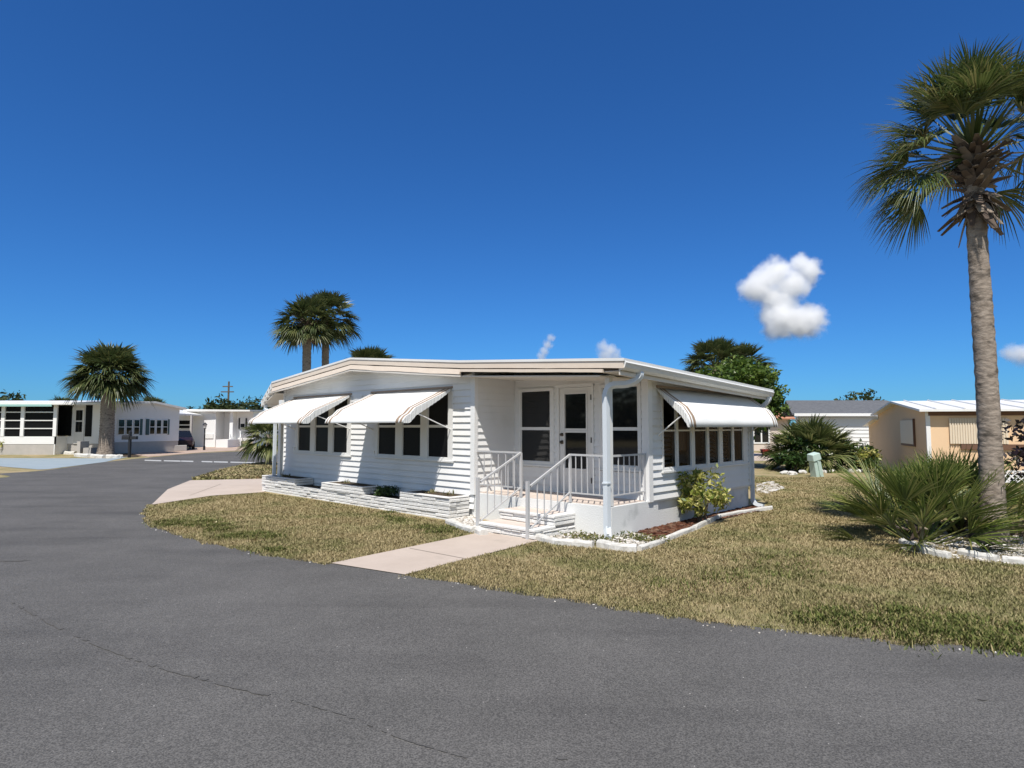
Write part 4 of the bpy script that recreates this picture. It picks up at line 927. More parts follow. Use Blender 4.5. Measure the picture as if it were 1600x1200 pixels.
def weed(loc, label, seed, r=0.35, h=0.10, n=500):
    rg = np.random.default_rng(seed); C = np.stack([rg.normal(0, r, n), rg.normal(0, r * 0.35, n), rg.uniform(0.0, h, n)], 1)
    V, Fq = leaf_verts(C, 0.05, rg); o = npmesh('weed_patch', V, Fq, M['weed']); o.location = loc; o.rotation_euler = (0, 0, -PSI); tag(o, kind='stuff')
M['weed'] = leafmat('weed_leaf', [(0.06, 0.09, 0.02), (0.14, 0.15, 0.04), (0.26, 0.22, 0.09)], 0.5, 0.25)
weed(gp(925, 846), 'low weeds along the porch foot, left of the downspout shoe', 3, 0.28)
weed(gp(1005, 846), 'low weeds along the side skirting, right of the downspout shoe', 4, 0.25)

# ------------------------------------------------------------ right background
def wallbox(mb, a, b, z0, z1, th=0.12, m=0, zb2=None):
    a = Vector((a[0], a[1], 0)); b = Vector((b[0], b[1], 0)); t = (b - a).normalized(); nn = Vector((-t.y, t.x, 0)) * th
    za, zb_ = (z1, zb2 if zb2 is not None else z1)
    mb.hexa([a + Vector((0, 0, z0)), b + Vector((0, 0, z0)), b + nn + Vector((0, 0, z0)), a + nn + Vector((0, 0, z0)), a + Vector((0, 0, za)), b + Vector((0, 0, zb_)), b + nn + Vector((0, 0, zb_)), a + nn + Vector((0, 0, za))], m)
M['peach'] = mat('peach_wall', (0.80, 0.57, 0.36), 0.7, 0.15, noise=1.0, col2=(0.76, 0.535, 0.335))
M['cream'] = mat('cream_shutter', (0.70, 0.60, 0.46), 0.5, 0.3)
M['brown'] = mat('brown_trim', (0.16, 0.09, 0.06), 0.6, 0.2)
M['shingle'] = mat('grey_shingle', (0.10, 0.105, 0.115), 0.85, 0.1, noise=6, col2=(0.155, 0.16, 0.17), bump=0.5, bscale=12)
M['terracotta'] = mat('terracotta_roof', (0.45, 0.20, 0.12), 0.8, 0.1, noise=3, col2=(0.52, 0.27, 0.17))
# peach mobile home
OY = 20.4
c0 = at(1448, HZ, OY); dirF = Vector((0.955, -0.297, 0)); dirS = Vector((0.36, 0.933, 0)).normalized()   # along the front, along the shaded end
nF = Vector((-0.297, -0.955, 0)); nS = Vector((-0.933, 0.36, 0))
def isect(px, o, d):                                        # distance along a wall to a pixel column
    x = (px - 800) / F; return (x * o.y - o.x) / (d.x - x * d.y)
peach = empty('peach_mobile_home', (c0.x, c0.y, 0), 0, 'peach mobile home with a closed corrugated shutter and white metal roof', 'house')
O2 = Vector((c0.x, c0.y, 0)); w_end = abs(isect(1371, O2, dirS)); w_lean = abs(isect(1356, O2, dirS)); w_front = 12.0
K = lambda s, n, z: dirF * s + nF * n + Vector((0, 0, z))
KE = lambda s, n, z: dirS * s + nS * n + Vector((0, 0, z))
zE = at(1448, 639, OY).z; zR = zE + 0.42
mb = MB(); wallbox(mb, (0, 0), dirF * w_front, 0.3, zE - 0.05, 0.12); mb.build('front_wall', M['peach'], peach)
mb = MB()
mb.face([KE(0, 0, 0), KE(w_end, 0, 0), KE(w_end, 0, zE - 0.02), KE(w_end / 2, 0, zR - 0.02), KE(0, 0, zE - 0.02)])
mb.face([KE(0, -0.1, 0), KE(w_end, -0.1, 0), KE(w_end, -0.1, zE - 0.02), KE(w_end / 2, -0.1, zR - 0.02), KE(0, -0.1, zE - 0.02)])
mb.build('end_wall', M['peach'], peach)
mb = MB()
ovF, ovS = 0.25, 0.25
def RP(s, e, z): return dirF * s + dirS * e + Vector((0, 0, z))
for (e0, z0, e1, z1) in ((-0.3, zE - 0.02, w_end / 2, zR), (w_end / 2, zR, w_end + 0.3, zE - 0.02)):
    mb.hexa([RP(-ovS, e0, z0 - .07), RP(w_front, e0, z0 - .07), RP(w_front, e1, z1 - .07), RP(-ovS, e1, z1 - .07), RP(-ovS, e0, z0), RP(w_front, e0, z0), RP(w_front, e1, z1), RP(-ovS, e1, z1)])
for k in range(14):
    s = 0.2 + k * 0.8; mb.hexa([RP(s, -.3, zE - .02), RP(s + .04, -.3, zE - .02), RP(s + .04, w_end / 2, zR), RP(s, w_end / 2, zR), RP(s, -.3, zE + .02), RP(s + .04, -.3, zE + .02), RP(s + .04, w_end / 2, zR + .04), RP(s, w_end / 2, zR + .04)])
mb.build('roof', M['roofwhite'], peach)
mb = MB(); mb.box((0.05, 0.01, zE - 0.22), (w_front, 0.03, zE - 0.09), X=K); mb.build('eave_trim', M['brown'], peach)
mb = MB(); mb.box((-0.02, -0.03, 0.3), (0.10, 0.02, zE - 0.05), X=K); mb.build('corner_board', M['white'], peach)
s0_, s1_ = isect(1481, O2, dirF), isect(1572, O2, dirF); zt_ = at(1520, 653, 19.6).z; zb_ = at(1520, 694, 19.6).z
mb = MB(); n = 22
for k in range(n):
    a = s0_ + (s1_ - s0_) * k / n; b = s0_ + (s1_ - s0_) * (k + 0.5) / n; c_ = s0_ + (s1_ - s0_) * (k + 1) / n
    mb.box((a, 0.02, zb_), (b, 0.075, zt_), X=K); mb.box((b, 0.02, zb_), (c_, 0.05, zt_ - 0.01), X=K)
mb.build('shutter', M['cream'], peach)
mb = MB(); mb.box((s0_ + 0.3, 0.01, zb_ - 0.18), (s1_ + 0.6, 0.06, zb_ - 0.01), X=K); mb.build('window_sill', M['brown'], peach)
e0_, e1_ = abs(isect(1428, O2, dirS)), abs(isect(1408, O2, dirS))
mb = MB(); mb.box((e0_, 0.01, 1.15), (e1_, 0.06, 2.0), X=KE); we = mb.build('end_window', M['cream'], peach)
mb = MB(); mb.box((e0_ - 0.05, 0.005, 1.07), (e1_ + 0.05, 0.05, 1.15), X=KE); mb.box((e0_ - .06, 0.005, 1.15), (e0_, 0.07, 2.05), X=KE); mb.build('frame', M['brown'], we)
mb = MB(); ae = w_end; al = w_lean
mb.face([KE(ae, 0, 0), KE(al, 0, 0), KE(al, 0, zE - .5), KE(ae, 0, zE - .22)]); mb.face([KE(al, 0, 0), KE(al, -4, 0), KE(al, -4, zE - .5), KE(al, 0, zE - .5)]); mb.build('lean_to_wall', M['peach'], peach, recalc=False)
mb = MB(); mb.hexa([KE(ae - .1, .25, zE - .26), KE(al + .3, .25, zE - .58), KE(al + .3, -4, zE - .58), KE(ae - .1, -4, zE - .26), KE(ae - .1, .25, zE - .20), KE(al + .3, .25, zE - .52), KE(al + .3, -4, zE - .52), KE(ae - .1, -4, zE - .20)])
mb.build('lean_to_roof', M['gutter'], peach)
# lattice skirt: crossing laths in a frame
lat = empty('lattice_skirt', Vector((c0.x, c0.y, 0)) + nF * 0.35, 0, 'white lattice screen along the foot of the peach mobile home', 'lattice')
mb = MB(); L0, L1, zL0, zL1 = isect(1548, O2, dirF), 9.0, 0.04, 0.42
mb.box((L0, 0, zL1 - 0.05), (L1, 0.03, zL1), X=K); mb.box((L0, 0, zL0), (L1, 0.03, zL0 + 0.05), X=K); mb.build('frame', M['white'], lat)
mb = MB(); hL = zL1 - zL0 - 0.1; s = L0
while s < L1 - hL:
    for d0, d1, o_ in ((0, hL, 0.004), (hL, 0, 0.018)):
        mb.hexa([K(s + d0 - .03, o_, zL0 + .05), K(s + d0 + .03, o_, zL0 + .05), K(s + d0 + .03, o_ + .01, zL0 + .05), K(s + d0 - .03, o_ + .01, zL0 + .05), K(s + d1 - .03, o_, zL1 - .05), K(s + d1 + .03, o_, zL1 - .05), K(s + d1 + .03, o_ + .01, zL1 - .05), K(s + d1 - .03, o_ + .01, zL1 - .05)])
    s += 0.17
mb.build('lath', M['white'], lat)

# grey roofed house
GY = 33.0
xa, xb = at(1237, HZ, GY).x, at(1440, HZ, GY).x; zr = at(1300, 625.5, GY + 3).z; ze = at(1300, 643, GY).z
grey = empty('grey_roofed_house', ((xa + xb) / 2, GY, 0), 0, 'white sided house with a grey shingle roof behind the palm shrubs', 'house'); gx = (xa + xb) / 2
fg = lambda s, n, z: (s - gx, -n, z)
mb = MB(); siding(mb, fg, xa + 0.4, xb, 0.2, ze - 0.1, course=0.2, depth=0.03)
KS = 0.43; siding(mb, lambda s, n, z: (xa + 0.4 - gx - n + KS * s, s, z), 0, 6, 0.2, ze - 0.1, course=0.2, depth=0.03); mb.face([(xa + 0.4 - gx, 0, ze - 0.1), (xa + 0.4 - gx + KS * 6, 6, ze - 0.1), (xa + 0.4 - gx + KS * 3, 3, zr - 0.1)])
mb.build('wall', M['siding'], grey)
mb = MB()
for (y0, z0, y1, z1) in ((-0.32, ze - 0.10, 3, zr), (3, zr, 6.32, ze - 0.10)):
    x0_, x1_ = xa - gx + KS * y0 * .8, xa - gx + KS * y1 * .8
    mb.hexa([(x0_, y0, z0 - .08), (xb - gx, y0, z0 - .08), (xb - gx, y1, z1 - .08), (x1_, y1, z1 - .08), (x0_, y0, z0), (xb - gx, y0, z0), (xb - gx, y1, z1), (x1_, y1, z1)])
mb.build('roof', M['shingle'], grey)
mb = MB(); mb.box((xa - gx, -0.37, ze - 0.25), (xb - gx, -0.325, ze - 0.10)); mb.build('fascia', M['white'], grey)
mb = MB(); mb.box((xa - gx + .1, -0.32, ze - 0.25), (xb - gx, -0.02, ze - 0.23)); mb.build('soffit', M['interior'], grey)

# far pale house seen between the shed awning and the palms
FY = 46.0; xa2, xb2 = at(1150, HZ, FY).x, at(1232, HZ, FY).x
far = empty('pale_house', ((xa2 + xb2) / 2, FY, 0), 0, 'far pale house with a terracotta roof just right of the white awning', 'house'); fx = (xa2 + xb2) / 2
z0_, z1_ = at(0, 667, FY).z, at(0, 690, FY).z
M['palewall'] = mat('pale_pink_wall', (0.62, 0.53, 0.46), 0.7, 0.1, noise=1, col2=(0.66, 0.58, 0.52))
mb = MB(); mb.box((xa2 - fx, 0, 0), (xb2 - fx, 5, 2.5)); mb.build('wall', M['palewall'], far)
mb = MB()
for (y0, z0, y1, z1) in ((-0.5, 2.4, 2.5, 3.2), (2.5, 3.2, 5.5, 2.4)):
    mb.hexa([(xa2 - fx - .3, y0, z0 - .1), (xb2 - fx + .3, y0, z0 - .1), (xb2 - fx + .3, y1, z1 - .1), (xa2 - fx - .3, y1, z1 - .1), (xa2 - fx - .3, y0, z0), (xb2 - fx + .3, y0, z0), (xb2 - fx + .3, y1, z1), (xa2 - fx - .3, y1, z1)])
mb.build('roof', M['terracotta'], far)
wa, wb = at(1178, HZ, FY).x - fx, at(1200, HZ, FY).x - fx
mb = MB(); mb.box((wa - .1, -0.05, z1_ - .15), (wb + .1, -0.005, z1_ - .05)); mb.box((wa - .1, -0.05, z0_ + .3), (wb + .1, -.005, z0_ + .4)); 
for q in (wa - .1, (wa + wb) / 2 - .05, wb): mb.box((q, -0.05, z1_ - .05), (q + .1, -.005, z0_ + .3))
wf = mb.build('window', M['white'], far); mb = MB(); mb.face([(wa, -.02, z1_ - .05), (wb, -.02, z1_ - .05), (wb, -.02, z0_ + .3), (wa, -.02, z0_ + .3)]); mb.build('pane', M['glass'], wf, recalc=False)
sheet('pale_patio', g((1178, 708), (1232, 708), (1240, 720), (1178, 720)), 0.006, M['walk'])
M['red'] = mat('red_plastic', (0.45, 0.06, 0.045), 0.5, 0.3)
c = gp(1197, 710); mb = MB()
mb.hexa([(-.42, -.25, 0.12), (.42, -.25, 0.12), (.42, .25, .12), (-.42, .25, .12), (-.5, -.3, .55), (.5, -.3, .55), (.5, .3, .55), (-.5, .3, .55)]); mb.box((-.53, -.33, .55), (.53, .33, .60)); mb.box((-.36, -.2, 0), (-.28, .2, .12)); mb.box((.28, -.2, 0), (.36, .2, .12))
o = mb.build('red_tub', M['red'], bevel=0.02); o.location = c; o.scale = (.62, .62, .55); tag(o, 'red tub on the patio of the far pale house', 'tub')
scatter('white_rubble', g((1182, 758), (1205, 752), (1225, 764), (1200, 772), (1182, 770)), 240, 0.10, M['gravel'], seed=12, flat=0.25)

# utility pedestal
M['mint'] = mat('mint_plastic', (0.50, 0.62, 0.56), 0.45, 0.3, noise=3, col2=(0.44, 0.56, 0.50))
c = gp(1277, 745); r = empty('utility_pedestal', c, 0, 'pale green utility pedestal leaning on the lawn', 'utility box'); r.rotation_euler = (R(3), R(-13), R(20))
mb = MB(); mb.hexa([(-.17, -.14, -.05), (.17, -.14, -.05), (.17, .14, -.05), (-.17, .14, -.05), (-.15, -.12, .66), (.15, -.12, .66), (.15, .12, .66), (-.15, .12, .66)]); mb.build('base', M['mint'], r, bevel=0.015)
mb = MB(); mb.hexa([(-.185, -.155, .60), (.185, -.155, .60), (.185, .155, .60), (-.185, .155, .60), (-.17, -.13, .84), (.17, -.13, .84), (.17, .13, .86), (-.17, .13, .86)]); mb.build('cover', M['mint'], r, bevel=0.02)
mb = MB(); mb.box((-.03, -.165, .08), (.03, -.13, .58)); mb.build('hasp', M['mint'], r)

# shrubs on the right lawn
palmetto(gp(1268, 735) + Vector((0, 0, 0.55)), 'bushy palm shrub with green fans behind the utility pedestal', 46, 0.85, 1.1, 41, 'frond_lit', lo=-0.1, hi=1.4, leaflets=22, width=0.075, droop=0.6, name='palm_shrub')
palmetto(gp(1312, 734) + Vector((0, 0, 0.55)), 'smaller palm shrub in front of the white siding of the grey roofed house', 18, 0.5, 0.75, 42, 'frond_lit', lo=-0.1, hi=1.3, leaflets=22, width=0.075, droop=0.6, name='palm_shrub')
palmetto(gp(1236, 731) + Vector((0, 0, 0.55)), 'palm shrub just right of the white awning end', 18, 0.55, 0.8, 43, 'frond_lit', lo=0.0, hi=1.3, leaflets=22, width=0.075, droop=0.6, name='palm_shrub')
shrub('leafy_shrub', gp(1250, 737), 1.2, 0.9, 1500, 0.22, M['bushleaf'], 'dark leafy shrub under the bushy palm shrub', 'shrub', seed=12)
shrub('leafy_shrub', gp(1338, 737), 1.1, 0.7, 900, 0.18, M['bushleaf'], 'dark leafy shrub between the palm shrubs and the peach home', 'shrub', seed=13)
shrub('yellow_shrub', gp(1355, 738), 0.9, 0.45, 500, 0.16, M['varleaf'], 'pale yellow green shrub beside the peach home', 'shrub', seed=14)
for i, (x, y) in enumerate(((1226, 741), (1238, 742), (1254, 740), (1286, 739), (1298, 738.5), (1312, 738), (1330, 738), (1343, 738))):
    c = gp(x, y); rr = random.Random(i); bm = bmesh.new(); bmesh.ops.create_icosphere(bm, subdivisions=2, radius=0.16)
    for v in bm.verts: v.co *= rr.uniform(0.8, 1.2); v.co.z *= 0.55
    me = bpy.data.meshes.new('rock'); bm.to_mesh(me); bm.free(); me.materials.append(M['edging']); o = bpy.data.objects.new('rock', me); COL.objects.link(o); o.location = (c.x, c.y, 0.05)
    tag(o, 'pale rock edging the shrub bed behind the utility pedestal', 'rock', 'pale rocks edging the shrub bed')
dk = at(1640, HZ, 12.5)
broad_tree('purple_leaf_tree', (dk.x, dk.y, 0), 2.05, (0.85, 0.85, 0.75), 1500, 0.13, M['purpleleaf'], 'dark purple leaved small tree cut by the right edge', 'tree', seed=8, clumps=26, cr=0.24, tr=0.04, trunk_h=0.5)
b = at(1150, HZ, 27); broad_tree('leafy_tree', (b.x, 27, 0), 4.6, (1.9, 1.9, 1.5), 13000, 0.22, M['leaf'], 'bright green broadleaf tree behind the rear corner of the house', 'tree', seed=15, clumps=60, cr=0.26, tr=0.13, bottom=-.85)
b = at(1350, HZ, 70); broad_tree('distant_tree', (b.x, 70, 0), 5.8, (2.2, 2, 2.2), 900, 0.5, M['farleaf'], 'distant round tree above the grey shingle roof', 'tree', 'distant trees', 16)
b = at(1325, HZ, 74); broad_tree('distant_tree', (b.x, 74, 0), 4.9, (3.0, 2, 1.8), 900, 0.5, M['farleaf'], 'distant low tree just left of the round one over the grey roof', 'tree', 'distant trees', 17)

# ------------------------------------------------------------ left background: mobile home with screened porch
M['teal'] = mat('teal_trim', (0.30, 0.50, 0.46), 0.5, 0.3)
M['shutterteal'] = mat('dark_teal_shutter', (0.05, 0.10, 0.10), 0.5, 0.3)
M['greybase'] = mat('grey_base', (0.42, 0.40, 0.37), 0.8, 0.1, noise=2, col2=(0.48, 0.45, 0.42))
LY = 39.5
def AX(px, Y): return at(px, HZ, Y)
lefth = empty('screened_mobile_home', (AX(87, LY).x, LY, 0), 0, 'white mobile home with a dark screened porch and teal trim at far left', 'house'); LO = Vector((AX(87, LY).x, LY, 0))
V3 = lambda x, y, z: (x - LO.x, y - LO.y, z)
xl = AX(-60, LY).x; xc = AX(87, LY).x; zeave = at(40, 629, LY).z; zsc0, zsc1 = at(40, 682, LY).z, at(40, 633, LY).z; zbase = at(40, 694, LY).z
mb = MB(); mb.box((xl, LY, zbase), (xc, LY + 0.1, zsc0), X=V3)
for px in (4, 34.5, 85.5): x = AX(px, LY).x; mb.box((x - 0.11, LY - 0.02, zsc0), (x + 0.11, LY + 0.1, zeave), X=V3)
mb.box((xl, LY - .01, zsc1), (xc, LY + 0.1, zeave), X=V3); mb.build('porch_wall', M['white'], lefth)
mb = MB()
for py in (644, 657, 669.5): z = at(40, py, LY).z; mb.box((xl, LY + 0.0, z - 0.03), (xc - .1, LY + 0.06, z + 0.03), X=V3)
mb.build('screen_rail', M['gutter'], lefth)
mb = MB(); mb.box((xl, LY + 0.07, zsc0), (xc - 0.08, LY + 0.09, zsc1), X=V3); mb.build('screen', M['screen'], lefth)
BY = 40.6; xr = AX(178, BY).x
mb = MB(); mb.box((xc - .05, LY, 0), (xc, BY, zsc0), X=V3); mb.box((xc, BY, zbase), (xr, BY + .1, zeave), X=V3); mb.build('recessed_wall', M['white'], lefth)
for a, b_, y0, y1 in ((90, 112, 634, 681), (133.5, 143.5, 633, 682)):
    mb = MB(); mb.box((AX(a, BY).x, BY - .04, at(0, y1, BY).z), (AX(b_, BY).x, BY - .004, at(0, y0, BY).z), X=V3); mb.build('screen', M['screen'], lefth)
mb = MB(); xd0, xd1 = AX(116.5, BY).x, AX(132, BY).x; mb.box((xd0, BY - .05, zbase), (xd1, BY - .005, at(0, 636, BY).z), X=V3); dd = mb.build('door', M['door'], lefth)
mb = MB()
for y0, y1 in ((641, 657), (659, 675)): mb.box((AX(119, BY).x, BY - .06, at(0, y1, BY).z), (AX(129, BY).x, BY - .052, at(0, y0, BY).z), X=V3)
mb.build('pane', M['glass'], dd)
c0l = Vector((xr, BY, 0)); dE = Vector((0.35, 0.937, 0)); nE = Vector((0.937, -0.35, 0))
le = isect(281, c0l, dE); KE2 = lambda s, n, z: tuple(c0l - LO + dE * s + nE * n + Vector((0, 0, z)))
ztl = zeave; zpk = at(238, 627, BY + 2.5).z; sp_ = isect(238, c0l, dE); zrl = at(281, 637, BY + le * .94).z
zw0 = 0.75
mb = MB(); mb.face([KE2(0, 0, zw0), KE2(le, 0, zw0), KE2(le, 0, zrl - .1), KE2(sp_, 0, zpk - .1), KE2(0, 0, ztl - .1)]); mb.face([KE2(le, 0, zw0), KE2(le, -5, zw0), KE2(le, -5, zrl - .1), KE2(le, 0, zrl - .1)]); mb.build('gable_wall', M['siding'], lefth)
mb = MB(); mb.face([KE2(0, -.04, 0), KE2(le, -.04, 0), KE2(le, -.04, zw0), KE2(0, -.04, zw0)]); mb.box((xl, LY + .02, 0), (xc - .001, LY + .12, zbase), X=V3); mb.box((xc, BY + .02, 0), (xr, BY + .12, zbase), X=V3); mb.build('skirting', M['greybase'], lefth)
for grp in ((186, 194.5), (198.5, 206.5), (210.5, 218)), ((235, 242), (245.5, 252), (255.5, 262)):
    for a, b_ in grp:
        s0, s1 = isect(a, c0l, dE), isect(b_, c0l, dE); mb = MB(); mb.box((s0 - .05, .005, 1.22), (s1 + .05, .05, 2.26), X=KE2); wdw = mb.build('window', M['frame'], lefth)
        mb = MB(); mb.box((s0, .05, 1.27), (s1, .056, 1.72), X=KE2); mb.box((s0, .05, 1.77), (s1, .056, 2.21), X=KE2); mb.build('pane', M['glass'], wdw)
for a, b_ in ((219.5, 223), (229, 233.5), (263, 265)):
    s0, s1 = isect(a, c0l, dE), isect(b_, c0l, dE); mb = MB(); mb.box((s0, .005, 1.2), (s1, .07, 2.28), X=KE2); mb.build('shutter', M['shutterteal'], lefth)
mb = MB()
A_ = Vector((xl, LY - .4, zeave)); B_ = Vector((AX(180, BY - .5).x, LY - .4, zeave))
def V4(p): return tuple(Vector(p) - LO)
pk = c0l + dE * sp_ + nE * .3 + Vector((0, 0, zpk)); er = c0l + dE * (le + .3) + nE * .3 + Vector((0, 0, zrl)); el_ = c0l + dE * -.3 + nE * .3 + Vector((0, 0, ztl + .02))
def plate(mb, pts, t=0.14):
    mb.hexa([V4(Vector(p) - Vector((0, 0, t))) for p in pts] + [V4(p) for p in pts])
plate(mb, [A_, Vector((el_.x, LY - .4, ztl)), Vector((el_.x, LY + 3, ztl + .25)), A_ + Vector((0, 3.4, .25))])
plate(mb, [el_, pk, pk - nE * 9, el_ - nE * 9]); plate(mb, [pk, er, er - nE * 6, pk - nE * 6])
mb.build('roof', M['roofwhite'], lefth)
mb = MB(); mb.box((xl, LY - .44, zeave - .26), (AX(87, LY).x, LY - .39, zeave - .13), X=V3); mb.build('porch_fascia', M['teal'], lefth)
mb = MB(); mb.box((AX(132, 39.5).x, 38.9, 0), (AX(137, 39.5).x, 39.7, .85), X=V3); mb.box((AX(140, 39.5).x, 39.0, 0), (AX(152, 39.5).x, 40.3, .45), X=V3); mb.build('entry_steps', M['greybase'], lefth)
pw = MB(); p0 = gp(180, 708); p1 = gp(292, 704.5); wallbox(pw, p0, p1, 0, 0.42, 0.4); o = pw.build('low_wall', M['greybase'], bevel=0.03); tag(o, 'low pale concrete wall under the gable windows of the left mobile home', 'wall')
mb = MB(); mb.tube([(0, 0, 0.42), (0, 0, 0.72)], [.30, .34], 14); mb.tube([(0, 0, .72), (0, 0.05, .86)], [.3, .05], 10); o = mb.build('dark_urn', M['black']); o.location = gp(233, 705.5); tag(o, 'squat dark urn on the low pale wall at left', 'urn')
# planting by the left home
shrub('round_bush', gp(46, 707), 1.0, 1.05, 1800, 0.16, M['bushleaf'], 'round dark green bush in front of the screened porch', 'bush', seed=22)
shrub('yellow_bush', gp(2, 710), 1.5, 0.6, 500, 0.22, M['varleaf'], 'yellowish bush at the left edge beside the screened porch', 'bush', seed=23)
for i, (a, b_) in enumerate((((100, 709.5), (118, 710)), ((120, 713), (140, 715)), ((142, 714.5), (164, 716)), ((168, 715.8), (190, 715.4)))):
    edging('edging_stone', g(a, ((a[0] + b_[0]) / 2, (a[1] + b_[1]) / 2 + .2), b_), 'pale edging stone round the foot of the stout left palm', 'pale stones round the left palm', w=.3, h=.2, seed=30 + i)
sheet('palm_mulch', g((118, 712), (180, 708), (235, 709), (215, 714), (170, 715), (135, 714)), 0.006, M['soil'])
# mailbox on a post
c = gp(202, 715); r = empty('mailbox', c, R(-12), 'black mailbox with a paper tube on a post at the left roadside', 'mailbox')
mb = MB(); mb.box((-.06, -.06, -.1), (.06, .06, 1.45)); mb.hexa([(-.07, -.07, 1.45), (.07, -.07, 1.45), (.07, .07, 1.45), (-.07, .07, 1.45), (-.01, -.01, 1.56), (.01, -.01, 1.56), (.01, .01, 1.56), (-.01, .01, 1.56)]); mb.build('post', M['black'], r)
mb = MB(); mb.extr([(-.10, 1.02), (.10, 1.02), (.10, 1.18), (.07, 1.25), (0, 1.28), (-.07, 1.25), (-.10, 1.18)], lambda p: (-.48, p[0], p[1]), lambda p: (.02, p[0], p[1])); mb.build('box', M['black'], r)
mb = MB(); mb.box((.06, -.07, 1.04), (.47, .07, 1.22)); mb.build('paper_tube', M['black'], r)
# lamp post
c = gp(319, 703.5); r = empty('lamp_post', c, 0, 'black lamp post with a lantern by the orange drive', 'lamp post')
hl = at(319, 662, c.y).z
mb = MB(); mb.tube([(0, 0, -.1), (0, 0, .3), (0, 0, .32), (0, 0, hl - .35)], [.09, .08, .05, .045], 10); mb.build('pole', M['black'], r)
M['lampglass'] = mat('lamp_glass', (.55, .56, .55), .2, .5)
mb = MB(); mb.tube([(0, 0, hl - .34), (0, 0, hl - .08)], [.09, .15], 8); mb.build('lantern_glass', M['lampglass'], r)
mb = MB(); mb.tube([(0, 0, hl - .08), (0, 0, hl + .04), (0, 0, hl + .1)], [.19, .08, .01], 8); mb.tube([(0, 0, hl - .38), (0, 0, hl - .34)], [.07, .11], 8); mb.build('lantern_cap', M['black'], r)

# white mobile home farther back with a car port
WY = 54.0
wh = empty('white_mobile_home', (AX(345, WY).x, WY, 0), 0, 'plain white mobile home with a carport and black window shutters far down the road', 'house'); WO = Vector((AX(345, WY).x, WY, 0))
W3 = lambda x, y, z: (x - WO.x, y - WO.y, z)
zq = lambda py: at(0, py, WY).z
X_ = lambda px: AX(px, WY).x
mb = MB(); mb.box((X_(272), WY, 0), (X_(337), WY + .15, zq(643)), X=W3); mb.box((X_(337), WY + 1.6, .5), (X_(358), WY + 1.75, zq(643)), X=W3); mb.box((X_(337) - .05, WY + .15, 0), (X_(337), WY + 1.6, zq(643)), X=W3)
mb.box((X_(357), WY + .2, 0), (X_(362), WY + 1.6, zq(643)), X=W3); mb.box((X_(362), WY + 1.0, .5), (X_(388), WY + 1.15, zq(643)), X=W3); mb.box((X_(388) - .1, WY + 1.15, 0.0), (X_(388), WY + 8, zq(643)), X=W3); mb.build('wall', M['white'], wh)
mb = MB(); mb.hexa([W3(X_(290), WY - .5, zq(643)), W3(X_(392), WY - .3, zq(643)), W3(X_(390), WY + 9, zq(640)), W3(X_(290), WY + 9, zq(640)), W3(X_(290), WY - .5, zq(639.5)), W3(X_(392), WY - .3, zq(640.5)), W3(X_(390), WY + 9, zq(637)), W3(X_(290), WY + 9, zq(637))]); mb.build('roof', M['roofwhite'], wh)
mb = MB(); cz = zq(646)
mb.hexa([W3(X_(268), WY - 5, zq(643)), W3(X_(311), WY - 5, zq(650)), W3(X_(318), WY - .2, zq(650)), W3(X_(276), WY - .2, zq(641)), W3(X_(268), WY - 5, zq(641)), W3(X_(311), WY - 5, zq(647)), W3(X_(318), WY - .2, zq(648)), W3(X_(276), WY - .2, zq(639))]); mb.build('carport_roof', M['gutter'], wh)
mb = MB(); mb.box((AX(299, 50).x - .07, 49.9, 0), (AX(299, 50).x + .07, 50.05, zq(650)), X=W3); mb.build('carport_post', M['greybase'], wh)
mb = MB(); mb.box((X_(279), WY - .05, zq(670)), (X_(300), WY - .004, zq(656)), X=W3); ww_ = mb.build('window', M['frame'], wh)
mb = MB(); mb.box((X_(280), WY - .06, zq(663)), (X_(299), WY - .051, zq(657)), X=W3); mb.box((X_(280), WY - .06, zq(669)), (X_(299), WY - .051, zq(665)), X=W3); mb.build('pane', M['glass'], ww_)
mb = MB(); mb.box((X_(367.5), WY + .93, zq(669)), (X_(376), WY + .99, zq(654)), X=W3); ww_ = mb.build('window', M['frame'], wh)
mb = MB(); mb.box((X_(368.5), WY + .92, zq(668)), (X_(375), WY + .929, zq(662)), X=W3); mb.build('pane', M['glass'], ww_)
for a in (365.2, 376.2): mb = MB(); mb.box((X_(a), WY + .93, zq(670)), (X_(a + 2), WY + .99, zq(653)), X=W3); mb.build('shutter', M['black'], wh)
mb = MB(); mb.box((X_(318), WY - .06, zq(685)), (X_(334), WY - .005, zq(678)), X=W3)
mb.build('vent_grille', M['gutter'], wh)
mb = MB()
for k in range(4): mb.box((X_(350) + k * .25, WY - 1.4 + k * .0, 0), (X_(350) + 1.0 + k * 0.02, WY + 1.5, .17 * (4 - k) - 0.17 + .17), X=W3) if k == 0 else mb.box((X_(350) - .0, WY - 1.4 + .35 * (4 - k), .0), (X_(350) + .95, WY + 1.49 - .01 * k, .17 * (4 - k) + .17), X=W3) if False else None
mb.box((X_(348), WY + .2, .0), (X_(356.5), WY + 1.55, .6), X=W3); mb.box((X_(348), WY - .15, .0), (X_(356.3), WY + .19, .4), X=W3); mb.box((X_(348), WY - .5, .0), (X_(356.1), WY - .16, .2), X=W3); mb.build('entry_steps', M['white'], wh)
mb = MB()
for off in (0, .9):
    xs = X_(351) + off; za, zb2 = 1.5, .85
    mb.tube([W3(xs, WY + 1.0, za), W3(xs + .9, WY - .9, zb2)], .04, 6); mb.tube([W3(xs, WY + 1.0, za - .6), W3(xs + .9, WY - .9, zb2 - .6)], .03, 6)
    for k in range(6): t = k / 5; mb.tube([W3(xs + .9 * t, WY + 1.0 - 1.9 * t, za - .65 * t), W3(xs + .9 * t, WY + 1.0 - 1.9 * t, za - .65 * t - (.6 if k < 5 else .85))], .03, 6)
